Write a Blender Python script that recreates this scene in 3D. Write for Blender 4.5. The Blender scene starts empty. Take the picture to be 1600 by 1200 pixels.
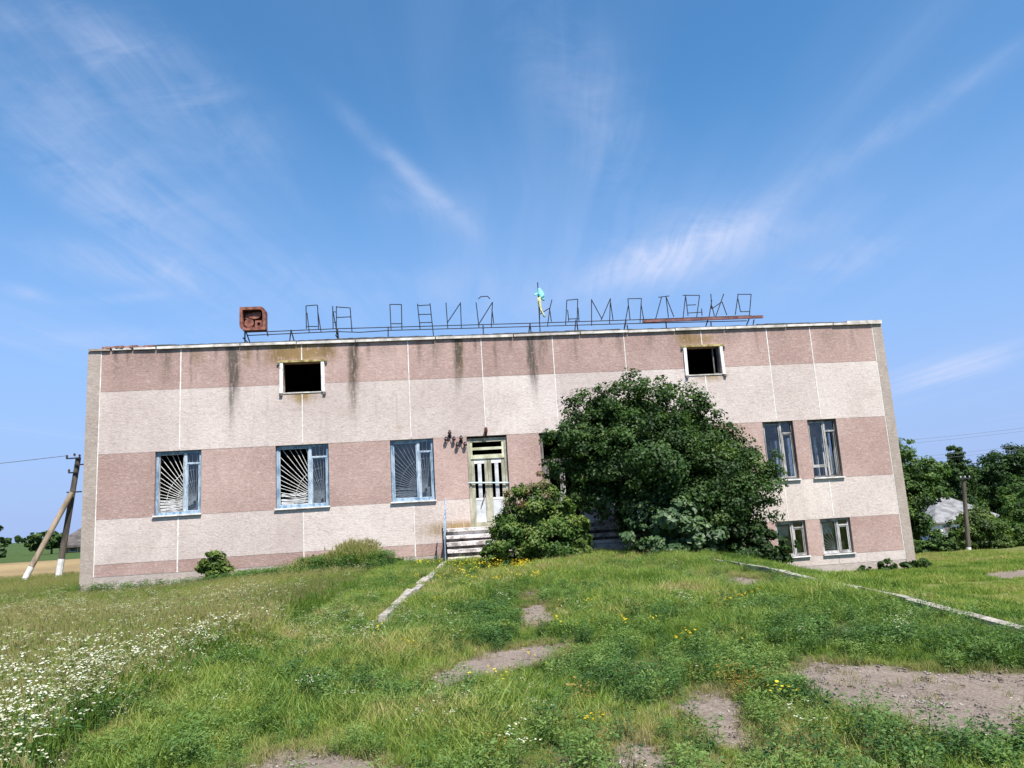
import bpy, math, random
import numpy as np
from mathutils import Vector, Matrix

random.seed(7)
rng = np.random.default_rng(7)
SC = bpy.context.scene
COL = SC.collection

# ------------------------------------------------------------------ camera
yaw, pitch, roll = 0.10659966, 0.17035915, -0.0598744
fw = Vector((math.sin(yaw) * math.cos(pitch), math.cos(yaw) * math.cos(pitch), math.sin(pitch)))
r0 = Vector((math.cos(yaw), -math.sin(yaw), 0))
u0 = r0.cross(fw)
rt = r0 * math.cos(roll) + u0 * math.sin(roll)
up = -r0 * math.sin(roll) + u0 * math.cos(roll)
cam_d = bpy.data.cameras.new('camera')
cam = bpy.data.objects.new('camera', cam_d)
COL.objects.link(cam)
M = Matrix((rt, up, -fw)).transposed().to_4x4()
M.translation = Vector((0, 0, 3.0))
cam.matrix_world = M
cam_d.sensor_width = 36.0
cam_d.lens = 36.0 * 1160 / 1600
cam_d.clip_start = 0.1
cam_d.clip_end = 3000
SC.camera = cam

# ------------------------------------------------------------------ light
SUN_EL, SUN_AZ = math.radians(58), math.radians(158)     # azimuth clockwise from +Y
sd = Vector((math.sin(SUN_AZ) * math.cos(SUN_EL), math.cos(SUN_AZ) * math.cos(SUN_EL), math.sin(SUN_EL)))
sun_d = bpy.data.lights.new('sun', 'SUN')
sun_d.energy = 4.6
sun_d.angle = math.radians(0.55)
sun_d.color = (1.0, 0.955, 0.90)
sun = bpy.data.objects.new('sun', sun_d)
sun.rotation_euler = sd.to_track_quat('Z', 'Y').to_euler()
sun.location = (0, -10, 40)
COL.objects.link(sun)

SC.view_settings.view_transform = 'Standard'
SC.view_settings.look = 'None'
SC.view_settings.gamma = 1.0
SC.view_settings.use_curve_mapping = False
SC.view_settings.exposure = 0.92
SC.render.engine = 'CYCLES'
SC.cycles.max_bounces = 6
SC.cycles.transparent_max_bounces = 12
SC.cycles.caustics_reflective = False
SC.cycles.caustics_refractive = False


class NB:
    """small node-graph helper"""
    def __init__(self, tree):
        self.t = tree
        self.n = tree.nodes
        self.l = tree.links

    def node(self, typ, **kw):
        nd = self.n.new(typ)
        for k, v in kw.items():
            setattr(nd, k, v)
        return nd

    def put(self, sock, v):
        if isinstance(v, bpy.types.NodeSocket):
            self.l.new(v, sock)
        elif v is not None:
            if sock.type == 'RGBA' and not hasattr(v, '__len__'):
                v = (v, v, v, 1)
            elif sock.type == 'RGBA' and len(v) == 3:
                v = (*v, 1)
            sock.default_value = v

    def m(self, op, a, b=None, c=None, clamp=False):
        nd = self.node('ShaderNodeMath', operation=op, use_clamp=clamp)
        self.put(nd.inputs[0], a)
        if b is not None:
            self.put(nd.inputs[1], b)
        if c is not None:
            self.put(nd.inputs[2], c)
        return nd.outputs[0]

    def vm(self, op, a, b=None):
        nd = self.node('ShaderNodeVectorMath', operation=op)
        self.put(nd.inputs[0], a)
        if b is not None:
            self.put(nd.inputs[1], b)
        return nd.outputs[0]

    def xyz(self, v):
        nd = self.node('ShaderNodeSeparateXYZ')
        self.put(nd.inputs[0], v)
        return nd.outputs

    def comb(self, x, y, z):
        nd = self.node('ShaderNodeCombineXYZ')
        for i, v in enumerate((x, y, z)):
            self.put(nd.inputs[i], v)
        return nd.outputs[0]

    def noise(self, vec, scale, detail=3.0, rough=0.55, dist=0.0):
        nd = self.node('ShaderNodeTexNoise')
        self.put(nd.inputs['Vector'], vec)
        nd.inputs['Scale'].default_value = scale
        nd.inputs['Detail'].default_value = detail
        nd.inputs['Roughness'].default_value = rough
        nd.inputs['Distortion'].default_value = dist
        return nd.outputs['Fac']

    def mapr(self, v, a, b, c=0.0, d=1.0, smooth=True):
        nd = self.node('ShaderNodeMapRange')
        nd.interpolation_type = 'SMOOTHSTEP' if smooth else 'LINEAR'
        self.put(nd.inputs[0], v)
        for i, x in enumerate((a, b, c, d)):
            self.put(nd.inputs[1 + i], x)
        return nd.outputs[0]

    def mix(self, f, a, b, blend='MIX'):
        nd = self.node('ShaderNodeMix', data_type='RGBA', blend_type=blend)
        self.put(nd.inputs[0], f)
        self.put(nd.inputs[6], a)
        self.put(nd.inputs[7], b)
        return nd.outputs[2]


# ------------------------------------------------------------------ sky
world = bpy.data.worlds.new('World')
SC.world = world
world.use_nodes = True
wn = NB(world.node_tree)
world.node_tree.nodes.clear()
sky = wn.node('ShaderNodeTexSky')
sky.sky_type = 'NISHITA'
sky.sun_disc = False
sky.sun_elevation = SUN_EL
sky.sun_rotation = SUN_AZ
sky.altitude = 200
sky.air_density = 1.0
sky.dust_density = 0.6
sky.ozone_density = 3.0
hs = wn.node('ShaderNodeHueSaturation')
hs.inputs['Hue'].default_value = 0.5
hs.inputs['Saturation'].default_value = 1.12
hs.inputs['Value'].default_value = 1.0
wn.l.new(sky.outputs[0], hs.inputs['Color'])
dirv = wn.node('ShaderNodeTexCoord').outputs['Generated']
dx, dy, dz = wn.xyz(dirv)
zc = wn.m('MAXIMUM', dz, 0.04)
ca, sa = math.cos(0.12), math.sin(0.12)
px = wn.m('DIVIDE', dx, zc)
py = wn.m('DIVIDE', dy, zc)
# plane coordinates: across the streaks, along the streaks
ac = wn.m('SUBTRACT', wn.m('MULTIPLY', px, ca), wn.m('MULTIPLY', py, sa))
al = wn.m('ADD', wn.m('MULTIPLY', px, sa), wn.m('MULTIPLY', py, ca))
warp = wn.noise(wn.comb(wn.m('MULTIPLY', ac, 0.9), wn.m('MULTIPLY', al, 0.35), 3.0), 1.0, 3)
ac2 = wn.m('ADD', ac, wn.m('MULTIPLY', wn.m('SUBTRACT', warp, 0.5), 0.55))
fib = wn.noise(wn.comb(wn.m('MULTIPLY', ac2, 5.5), wn.m('MULTIPLY', al, 0.32), 0.0), 1.0, 5, 0.6)
veil = wn.noise(wn.comb(wn.m('MULTIPLY', ac2, 1.2), wn.m('MULTIPLY', al, 0.25), 7.7), 1.0, 3, 0.5)
veil = wn.mapr(veil, 0.44, 0.72)
streak = wn.m('MULTIPLY', wn.mapr(fib, 0.38, 0.72), veil)
streak = wn.m('ADD', wn.m('MULTIPLY', streak, 0.10), wn.m('MULTIPLY', veil, 0.09))
# individual wisps: gnomonic coordinates of the northern half of the sky
yc = wn.m('MAXIMUM', dy, 0.02)
gx = wn.m('DIVIDE', dx, yc)
gz = wn.m('DIVIDE', dz, yc)
north = wn.mapr(dy, 0.05, 0.25)
fib2 = wn.noise(wn.comb(wn.m('MULTIPLY', ac2, 17.0), wn.m('MULTIPLY', al, 0.8), 4.0), 1.0, 5, 0.65)
fib = wn.m('ADD', wn.m('MULTIPLY', fib, 0.78), wn.m('MULTIPLY', fib2, 0.22))
puff = wn.noise(wn.comb(gx, wn.m('MULTIPLY', gz, 1.6), 0.0), 9.0, 6, 0.62, 0.6)
puff = wn.mapr(puff, 0.33, 0.68)
soft = wn.m('ADD', wn.m('MULTIPLY', puff, 0.50), wn.m('MULTIPLY', wn.mapr(fib, 0.32, 0.70), 0.75))
# cloud wisps: (start, end as compass tangent / height tangent, half width, opacity)
WISPS = [
         ((-0.58, 0.673), (-0.235, 0.347), 0.060, 0.26),  
         ((-0.575, 0.567), (-0.277, 0.294), 0.030, 0.26),  
         ((-0.534, 0.753), (-0.357, 0.624), 0.045, 0.28),  
         ((-0.411, 0.694), (-0.208, 0.497), 0.055, 0.22),  
         ((-0.584, 0.742), (-0.531, 0.693), 0.018, 0.10),  
         ((-0.105, 0.569), (0.048, 0.411), 0.014, 0.26),  
         ((-0.059, 0.456), (0.048, 0.406), 0.036, 0.20),  
         ((0.206, 0.303), (0.469, 0.413), 0.026, 0.40),  
         ((0.283, 0.334), (0.47, 0.378), 0.032, 0.30),  
         ((0.489, 0.289), (0.699, 0.368), 0.027, 0.30),  
         ((0.485, 0.418), (0.959, 0.694), 0.020, 0.16),  
         ((0.207, 0.317), (0.506, 0.427), 0.054, 0.15),  
         ((0.65, 0.145), (0.875, 0.194), 0.014, 0.55),  
         ((-0.517, 0.382), (-0.335, 0.341), 0.025, 0.30),  
         ((-0.562, 0.33), (-0.505, 0.315), 0.009, 0.30),  
         ((-0.457, 0.309), (-0.351, 0.315), 0.007, 0.20),  
         ((0.162, 0.763), (0.31, 0.421), 0.075, 0.17),  
         ((-0.097, 0.325), (0.142, 0.309), 0.036, 0.20),  
         ((-0.218, 0.347), (-0.099, 0.271), 0.036, 0.15),  
         ((0.348, 0.322), (0.635, 0.415), 0.036, 0.15),  
         ((-0.511, 0.259), (-0.318, 0.26), 0.013, 0.20),  
         ]
tot = streak
for (a, b, w, op) in WISPS:
    L = math.hypot(b[0] - a[0], b[1] - a[1])
    ux, uz = (b[0] - a[0]) / L, (b[1] - a[1]) / L
    rx = wn.m('SUBTRACT', gx, (a[0] + b[0]) / 2)
    rz = wn.m('SUBTRACT', gz, (a[1] + b[1]) / 2)
    lo = wn.m('ADD', wn.m('MULTIPLY', rx, ux), wn.m('MULTIPLY', rz, uz))
    la = wn.m('SUBTRACT', wn.m('MULTIPLY', rz, ux), wn.m('MULTIPLY', rx, uz))
    la = wn.m('ADD', la, wn.m('MULTIPLY', wn.m('SUBTRACT', warp, 0.5), w * 2))
    e = wn.m('ADD', wn.m('POWER', wn.m('ABSOLUTE', wn.m('DIVIDE', lo, L * 0.55)), 2.0),
             wn.m('POWER', wn.m('ABSOLUTE', wn.m('DIVIDE', la, w)), 2.0))
    g = wn.m('MULTIPLY', wn.m('EXPONENT', wn.m('MULTIPLY', e, -1.0)), op * 1.25)
    g = wn.m('MULTIPLY', g, wn.m('MULTIPLY', soft, north))
    tot = wn.m('ADD', tot, g)
tot = wn.m('MINIMUM', tot, 0.8)
tot = wn.m('MULTIPLY', tot, wn.mapr(dz, 0.02, 0.14))
cloudcol = (3.5, 3.95, 5.3)
base = wn.mix(1.0, hs.outputs[0], (0.70, 1.02, 1.08), 'MULTIPLY')
base = wn.mix(wn.mapr(dz, 0.53, 0.0, 0.0, 0.92), base, (1.95, 2.62, 4.75))     # even pale blue haze towards the horizon
mixed = wn.mix(tot, base, cloudcol)
bg = wn.node('ShaderNodeBackground')
bg.inputs['Strength'].default_value = 0.10
wn.l.new(mixed, bg.inputs['Color'])
wo = wn.node('ShaderNodeOutputWorld')
wn.l.new(bg.outputs[0], wo.inputs['Surface'])


# ------------------------------------------------------------------ materials
def new_mat(name):
    m = bpy.data.materials.new(name)
    m.use_nodes = True
    m.node_tree.nodes.clear()
    nb = NB(m.node_tree)
    out = nb.node('ShaderNodeOutputMaterial')
    return m, nb, out


def pbsdf(nb, out, col, rough=0.8, metal=0.0, bump=None, bstr=0.3, bdist=0.02, spec=0.4):
    b = nb.node('ShaderNodeBsdfPrincipled')
    nb.put(b.inputs['Base Color'], col)
    nb.put(b.inputs['Roughness'], rough)
    nb.put(b.inputs['Metallic'], metal)
    b.inputs['Specular IOR Level'].default_value = spec
    if bump is not None:
        bn = nb.node('ShaderNodeBump')
        bn.inputs['Strength'].default_value = bstr
        bn.inputs['Distance'].default_value = bdist
        nb.put(bn.inputs['Height'], bump)
        nb.l.new(bn.outputs[0], b.inputs['Normal'])
    nb.l.new(b.outputs[0], out.inputs['Surface'])
    return b


def pmat(name, c1, c2, scale=8.0, rough=0.8, metal=0.0, bstr=0.3, fine=60.0, lo=0.35, hi=0.65, stretch=(1, 1, 1), spec=0.3):
    """two-tone worn surface"""
    m, nb, out = new_mat(name)
    pos = nb.node('ShaderNodeNewGeometry').outputs['Position']
    pos = nb.vm('MULTIPLY', pos, stretch)
    a = nb.noise(pos, scale, 5, 0.6)
    f = nb.noise(pos, fine, 3, 0.6)
    k = nb.mapr(nb.m('ADD', nb.m('MULTIPLY', a, 0.75), nb.m('MULTIPLY', f, 0.25)), lo, hi)
    pbsdf(nb, out, nb.mix(k, c1, c2), rough, metal, f, bstr, 0.01, spec)
    return m


# dirt streaks below the roof edge: one shared node group (world position -> soot amount, lichen amount)
STREAKS = [(-7.69, .10, 1.0, .5, 0), (-8.3, .25, .7, .25, 0), (-6.85, .12, .5, .3, .3), (-5.86, .07, 2.3, .9, 0), (-5.72, .08, 1.4, .9, .1),
           (-5.98, .05, .9, .5, 0), (-5.4, .1, .6, .35, .6), (-4.55, .25, .6, .3, .9), (-3.1, .2, .55, .35, .9), (-2.38, .09, 2.0, .95, .45),
           (-2.25, .05, 1.1, .7, .3), (-1.44, .12, .5, .3, 0), (.05, .06, .9, .35, 0), (.2, .1, .6, .35, 0), (.72, .08, 1.5, .75, .2), (.83, .07, 1.1, .8, .75),
           (2.95, .06, 1.55, .9, 0), (3.08, .06, 1.9, .8, 0), (3.33, .07, .9, .7, .1), (3.5, .05, .6, .4, 0), (5.75, .07, .7, .45, 0), (6.72, .1, .6, .4, 0),
           (7.9, .2, .5, .3, .8), (9.3, .25, .45, .22, 0), (11.1, .1, .5, .25, 0), (12.6, .3, .5, .2, 0), (-3.85, .3, .45, 0, 1.2),
           (-9.1, .05, .8, .5, 0), (-8.75, .04, .45, .5, .2), (-7.0, .03, 1.3, .45, 0), (-6.3, .05, .35, .5, 0), (-5.1, .04, .7, .5, .2), (-1.9, .04, .5, .5, .2), (-.4, .05, .7, .5, .1), (1.3, .04, .45, .5, 0), (1.9, .03, 1.1, .45, .1), (2.4, .05, .4, .5, 0), (4.4, .04, .9, .4, 0), (5.2, .05, .4, .4, 0), (10.2, .04, .8, .4, 0), (13.4, .05, .7, .35, 0)]
grp = bpy.data.node_groups.new('wall_stains', 'ShaderNodeTree')
grp.interface.new_socket('Soot', in_out='OUTPUT', socket_type='NodeSocketFloat')
grp.interface.new_socket('Lichen', in_out='OUTPUT', socket_type='NodeSocketFloat')
gb = NB(grp)
go = gb.node('NodeGroupOutput')
gp = gb.node('ShaderNodeNewGeometry').outputs['Position']
X_, Y_, Z_ = gb.xyz(gp)
wob = gb.noise(gb.comb(gb.m('MULTIPLY', X_, 3.0), 0.0, gb.m('MULTIPLY', Z_, 0.8)), 2.0, 4, 0.6)
xw = gb.m('ADD', X_, gb.m('MULTIPLY', gb.m('SUBTRACT', wob, 0.5), 0.22))
grain = gb.noise(gb.comb(gb.m('MULTIPLY', X_, 14.0), 0.0, gb.m('MULTIPLY', Z_, 2.5)), 1.0, 4, 0.6)
soot = None
lich = None
for (x0, w, ln, s, l) in STREAKS:
    q = gb.m('DIVIDE', gb.m('SUBTRACT', xw, x0), w * 1.35)
    q = gb.m('EXPONENT', gb.m('MULTIPLY', gb.m('MULTIPLY', q, q), -1.0))
    fade = gb.mapr(Z_, 8.28 - ln * 1.35, 8.28 - ln * 0.45, 0.0, 1.0)
    q = gb.m('MULTIPLY', q, fade)
    if s:
        soot = gb.m('MULTIPLY', q, s) if soot is None else gb.m('MULTIPLY_ADD', q, s, soot)
    if l:
        lich = gb.m('MULTIPLY', q, l) if lich is None else gb.m('MULTIPLY_ADD', q, l, lich)
# rusty run-off under the two roof vents and along the entrance landing
for (x0, w, z1, ln, amt) in [(-3.85, .45, 6.82, .42, 1.0), (-3.9, .12, 6.82, .75, .8), (8.6, .42, 6.82, .3, .8), (.55, .9, 2.66, -.28, 1.1), (8.4, .5, 7.95, .2, .7), (-3.85, .5, 7.95, .25, .9)]:
    q = gb.m('DIVIDE', gb.m('SUBTRACT', xw, x0), w)
    q = gb.m('EXPONENT', gb.m('MULTIPLY', gb.m('POWER', gb.m('ABSOLUTE', q), 2.0), -1.0))
    if ln > 0:
        f = gb.m('MULTIPLY', gb.mapr(Z_, z1 - ln, z1), gb.mapr(Z_, z1 + .25, z1 + .1))
    else:
        f = gb.m('MULTIPLY', gb.mapr(Z_, z1 - ln, z1), gb.mapr(Z_, z1 - .3, z1 - .1))
    lich = gb.m('MULTIPLY_ADD', gb.m('MULTIPLY', q, f), amt, lich)
gk = gb.mapr(grain, 0.22, 0.56)
# thin general grime right under the roof edge
edge = gb.m('MULTIPLY', gb.mapr(Z_, 7.75, 8.3), gb.mapr(gb.noise(gb.comb(gb.m('MULTIPLY', X_, 4.0), 0.0, gb.m('MULTIPLY', Z_, .6)), 1.0, 5, .65), .45, .75))
soot = gb.m('MULTIPLY_ADD', edge, 0.35, soot)
gb.l.new(gb.m('MINIMUM', gb.m('MULTIPLY', soot, gk), 0.9), go.inputs['Soot'])
gb.l.new(gb.m('MINIMUM', gb.m('MULTIPLY', lich, gk), 0.85), go.inputs['Lichen'])


def facade_mat(name, ca_, cb_, spots=0.25):
    m, nb, out = new_mat(name)
    pos = nb.node('ShaderNodeNewGeometry').outputs['Position']
    peb = nb.noise(nb.vm('MULTIPLY', pos, (0.75, 1.0, 1.3)), 15.0, 6, 0.78)
    fine = nb.noise(pos, 90.0, 3, 0.6)
    big = nb.noise(pos, 0.55, 5, 0.6)
    tone = nb.node('ShaderNodeAttribute', attribute_type='OBJECT', attribute_name='tone').outputs['Fac']
    k = nb.m('ADD', nb.m('MULTIPLY', peb, 0.75), nb.m('MULTIPLY', big, 0.5))
    k = nb.mapr(nb.m('ADD', k, nb.m('MULTIPLY', tone, 0.08)), 0.42, 0.86)
    c = nb.mix(k, ca_, cb_)
    dark = nb.mapr(peb, 0.30, 0.42, 1.0, 0.0)
    c = nb.mix(nb.m('MULTIPLY', dark, spots), c, (0.16, 0.12, 0.10))
    st = nb.node('ShaderNodeGroup')
    st.node_tree = grp
    c = nb.mix(st.outputs['Lichen'], c, (0.24, 0.15, 0.045))
    c = nb.mix(st.outputs['Soot'], c, (0.075, 0.062, 0.052))
    blot = nb.noise(nb.vm('MULTIPLY', pos, (0.7, 1.0, 1.4)), 6.5, 5, 0.7)
    c = nb.mix(nb.m('MULTIPLY', nb.mapr(blot, .50, .66), 0.22), c, (0.19, 0.15, 0.125))
    c = nb.mix(nb.m('MULTIPLY', nb.mapr(blot, .46, .34), 0.16), c, (0.74, 0.68, 0.63))
    # faint rain runs over the whole wall
    sx, sy, sz = nb.xyz(pos)
    run = nb.noise(nb.comb(nb.m('MULTIPLY', sx, 5.0), 0.0, nb.m('MULTIPLY', sz, .28)), 1.0, 6, .7)
    run = nb.mapr(run, .52, .74)
    c = nb.mix(nb.m('MULTIPLY', run, 0.20), c, (0.20, 0.155, 0.12))
    # weathering blotches
    bl = nb.mapr(nb.noise(pos, 1.4, 6, 0.65), 0.56, 0.76)
    c = nb.mix(nb.m('MULTIPLY', bl, 0.28), c, (0.34, 0.25, 0.18))
    pbsdf(nb, out, c, 0.95, 0, nb.m('ADD', peb, nb.m('MULTIPLY', fine, 0.4)), 0.5, 0.03, 0.15)
    return m


M_PINK = facade_mat('pink_pebbledash', (0.29, 0.188, 0.160), (0.49, 0.352, 0.305), 0.28)
M_CREAM = facade_mat('cream_pebbledash', (0.45, 0.365, 0.33), (0.66, 0.575, 0.515), 0.26)
M_PIER = facade_mat('grey_render', (0.29, 0.235, 0.195), (0.43, 0.36, 0.31), 0.2)
M_PLINTH = facade_mat('plinth_render', (0.33, 0.27, 0.235), (0.47, 0.40, 0.36), 0.2)
M_JOINT = pmat('white_mortar', (0.55, 0.50, 0.46), (0.78, 0.75, 0.70), 9, 0.9)
M_MORTAR = pmat('grey_mortar', (0.20, 0.16, 0.14), (0.42, 0.37, 0.33), 9, 0.95)
M_CONC = pmat('weathered_concrete', (0.22, 0.20, 0.18), (0.45, 0.42, 0.38), 5, 0.95, bstr=0.6)
M_COPING = pmat('pale_coping', (0.34, 0.30, 0.26), (0.68, 0.64, 0.58), 4, 0.9, bstr=0.4)
M_FELT = pmat('roof_felt', (0.035, 0.033, 0.032), (0.10, 0.095, 0.09), 5, 0.9)
M_BRICK = pmat('red_brick', (0.18, 0.085, 0.065), (0.36, 0.19, 0.15), 8, 0.95)
M_BLUE = pmat('flaking_blue_paint', (0.11, 0.19, 0.28), (0.29, 0.385, 0.48), 9, 0.75, fine=50, lo=0.40, hi=0.58, stretch=(1, 1, .35))
M_BLUE2 = pmat('pale_blue_paint', (0.20, 0.27, 0.34), (0.42, 0.49, 0.55), 9, 0.75, fine=50, lo=0.38, hi=0.56, stretch=(1, 1, .35))
M_DKWOOD = pmat('weathered_dark_wood', (0.05, 0.045, 0.042), (0.20, 0.18, 0.165), 7, 0.85, fine=40, stretch=(1, 1, .3))
M_GREYWOOD = pmat('grey_weathered_wood', (0.16, 0.15, 0.14), (0.48, 0.46, 0.44), 7, 0.85, fine=40, stretch=(1, 1, .3))
M_WHITE = pmat('old_white_paint', (0.42, 0.41, 0.39), (0.72, 0.71, 0.68), 6, 0.65, fine=40, lo=0.3, hi=0.55)
M_WHITEWOOD = pmat('chipped_white_wood', (0.30, 0.26, 0.22), (0.74, 0.72, 0.68), 5, 0.8, fine=30, lo=0.3, hi=0.5)
M_MOSSY = pmat('mossy_lintel', (0.13, 0.10, 0.03), (0.45, 0.36, 0.16), 6, 0.95, lo=0.35, hi=0.6)
M_YELLOW = pmat('faded_yellow_paint', (0.34, 0.33, 0.20), (0.60, 0.59, 0.43), 5, 0.7, fine=40)
M_OLIVE = pmat('olive_grey_wood', (0.20, 0.19, 0.13), (0.44, 0.42, 0.33), 6, 0.85, fine=40, stretch=(1, 1, .3))
M_DOORGREY = pmat('pale_grey_board', (0.34, 0.35, 0.36), (0.58, 0.59, 0.60), 4, 0.7, fine=40)
M_IRON = pmat('dark_iron', (0.012, 0.014, 0.022), (0.05, 0.045, 0.05), 12, 0.7, 0.2)
M_RUST = pmat('rust_red_paint', (0.10, 0.032, 0.022), (0.30, 0.12, 0.085), 7, 0.8, fine=30)
M_RUSTDK = pmat('rust_dark', (0.03, 0.014, 0.010), (0.11, 0.045, 0.028), 9, 0.9)
M_BEAM = pmat('rusty_beam', (0.10, 0.045, 0.045), (0.24, 0.11, 0.10), 5, 0.85)
M_BAR = pmat('white_grille_paint', (0.42, 0.40, 0.36), (0.72, 0.71, 0.68), 8, 0.6)
M_RAIL = pmat('grey_blue_steel', (0.12, 0.16, 0.22), (0.34, 0.42, 0.50), 8, 0.5)
M_LIGHTBLUE = pmat('light_blue_steel', (0.30, 0.42, 0.50), (0.62, 0.72, 0.78), 8, 0.5)
M_INT = pmat('shade_dark_interior_plaster', (0.035, 0.032, 0.03), (0.09, 0.083, 0.076), 2, 0.95)  # darkness of the unlit rooms is put into this plaster colour
M_SILL = pmat('sill_concrete', (0.42, 0.40, 0.38), (0.72, 0.70, 0.68), 6, 0.8)
M_STEP = pmat('broken_step_concrete', (0.20, 0.17, 0.155), (0.62, 0.58, 0.55), 4, 0.95, bstr=0.8, fine=22, lo=0.38, hi=0.58)
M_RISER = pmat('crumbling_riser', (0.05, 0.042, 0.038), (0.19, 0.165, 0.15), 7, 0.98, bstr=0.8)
M_KERB = pmat('kerb_concrete', (0.17, 0.148, 0.122), (0.37, 0.335, 0.285), 4, 0.95, bstr=0.7, fine=30, lo=0.36, hi=0.6)
M_BARK = pmat('bark', (0.045, 0.035, 0.026), (0.13, 0.10, 0.075), 10, 0.95, stretch=(1, 1, .25), bstr=0.7)
M_POLE = pmat('pole_timber', (0.16, 0.12, 0.085), (0.32, 0.25, 0.18), 6, 0.9, stretch=(1, 1, .2))
M_POLEDK = pmat('dark_pole_timber', (0.055, 0.045, 0.038), (0.14, 0.115, 0.09), 6, 0.9, stretch=(1, 1, .2))
M_WHITEWASH = pmat('whitewash', (0.52, 0.50, 0.48), (0.78, 0.77, 0.75), 5, 0.9)
M_ROOFGREY = pmat('asbestos_roof', (0.11, 0.105, 0.105), (0.25, 0.245, 0.245), 1.6, 0.9)
M_ROOFOLD = pmat('old_dark_roof', (0.055, 0.048, 0.045), (0.13, 0.112, 0.105), 1.5, 0.95)
M_HOUSEWALL = pmat('ochre_house_wall', (0.32, 0.22, 0.11), (0.46, 0.33, 0.18), 2, 0.95)
M_CURTAIN = pmat('dusty_white_board', (0.30, 0.29, 0.28), (0.62, 0.61, 0.60), 6, 0.9)
M_BULB = pmat('smoked_globe', (0.022, 0.012, 0.012), (0.06, 0.03, 0.028), 9, 0.35, spec=0.5)
M_TEAL = pmat('faded_teal_cloth', (0.10, 0.42, 0.42), (0.30, 0.66, 0.62), 12, 0.9)
M_YELCLOTH = pmat('faded_yellow_cloth', (0.36, 0.36, 0.14), (0.62, 0.62, 0.36), 12, 0.9)
M_WIRE = pmat('wire_metal', (0.10, 0.10, 0.11), (0.16, 0.16, 0.17), 4, 0.6)


def glass_mat():
    m, nb, out = new_mat('dusty_window_glass')
    tr = nb.node('ShaderNodeBsdfTransparent')
    tr.inputs[0].default_value = (0.88, 0.90, 0.91, 1)
    gl = nb.node('ShaderNodeBsdfGlossy')
    gl.inputs['Roughness'].default_value = 0.04
    gl.inputs['Color'].default_value = (0.9, 0.92, 0.95, 1)
    df = nb.node('ShaderNodeBsdfDiffuse')
    df.inputs['Color'].default_value = (0.42, 0.42, 0.42, 1)
    pos = nb.node('ShaderNodeNewGeometry').outputs['Position']
    dust = nb.mapr(nb.noise(pos, 5.0, 5, 0.65), 0.42, 0.75, 0.0, 0.035)
    lw = nb.node('ShaderNodeLayerWeight')
    lw.inputs['Blend'].default_value = 0.32
    f = nb.m('ADD', nb.m('MULTIPLY', lw.outputs['Fresnel'], 0.6), 0.03)
    mx = nb.node('ShaderNodeMixShader')
    nb.l.new(f, mx.inputs[0]); nb.l.new(tr.outputs[0], mx.inputs[1]); nb.l.new(gl.outputs[0], mx.inputs[2])
    m2 = nb.node('ShaderNodeMixShader')
    nb.l.new(dust, m2.inputs[0]); nb.l.new(mx.outputs[0], m2.inputs[1]); nb.l.new(df.outputs[0], m2.inputs[2])
    nb.l.new(m2.outputs[0], out.inputs['Surface'])
    return m


M_GLASS = glass_mat()


def leaf_mat(name, stops, instancer=False, transl=0.35, gloss=0.06, rough=0.45):
    """foliage: the per-leaf (or per-clump) value 'tint' picks the colour"""
    m, nb, out = new_mat(name)
    at = nb.node('ShaderNodeAttribute', attribute_type='INSTANCER' if instancer else 'GEOMETRY', attribute_name='tint')
    t = at.outputs['Fac']
    if instancer:
        own = nb.node('ShaderNodeAttribute', attribute_type='GEOMETRY', attribute_name='own').outputs['Fac']
        t = nb.m('ADD', t, nb.m('MULTIPLY', nb.m('SUBTRACT', own, 0.5), 0.34), clamp=True)
    cr = nb.node('ShaderNodeValToRGB')
    el = cr.color_ramp.elements
    for i, (p, c) in enumerate(stops):
        e = el[i] if i < 2 else el.new(p)
        e.position = p
        e.color = (*c, 1)
    nb.l.new(t, cr.inputs[0])
    df = nb.node('ShaderNodeBsdfDiffuse')
    tl = nb.node('ShaderNodeBsdfTranslucent')
    nb.l.new(cr.outputs[0], df.inputs[0])
    nb.l.new(nb.mix(1.0, cr.outputs[0], (1.05, 1.1, 0.55), 'MULTIPLY'), tl.inputs[0])
    mx = nb.node('ShaderNodeMixShader')
    mx.inputs[0].default_value = transl
    nb.l.new(df.outputs[0], mx.inputs[1]); nb.l.new(tl.outputs[0], mx.inputs[2])
    gl = nb.node('ShaderNodeBsdfGlossy')
    gl.inputs['Roughness'].default_value = rough
    m2 = nb.node('ShaderNodeMixShader')
    m2.inputs[0].default_value = gloss
    nb.l.new(mx.outputs[0], m2.inputs[1]); nb.l.new(gl.outputs[0], m2.inputs[2])
    nb.l.new(m2.outputs[0], out.inputs['Surface'])
    return m


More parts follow.
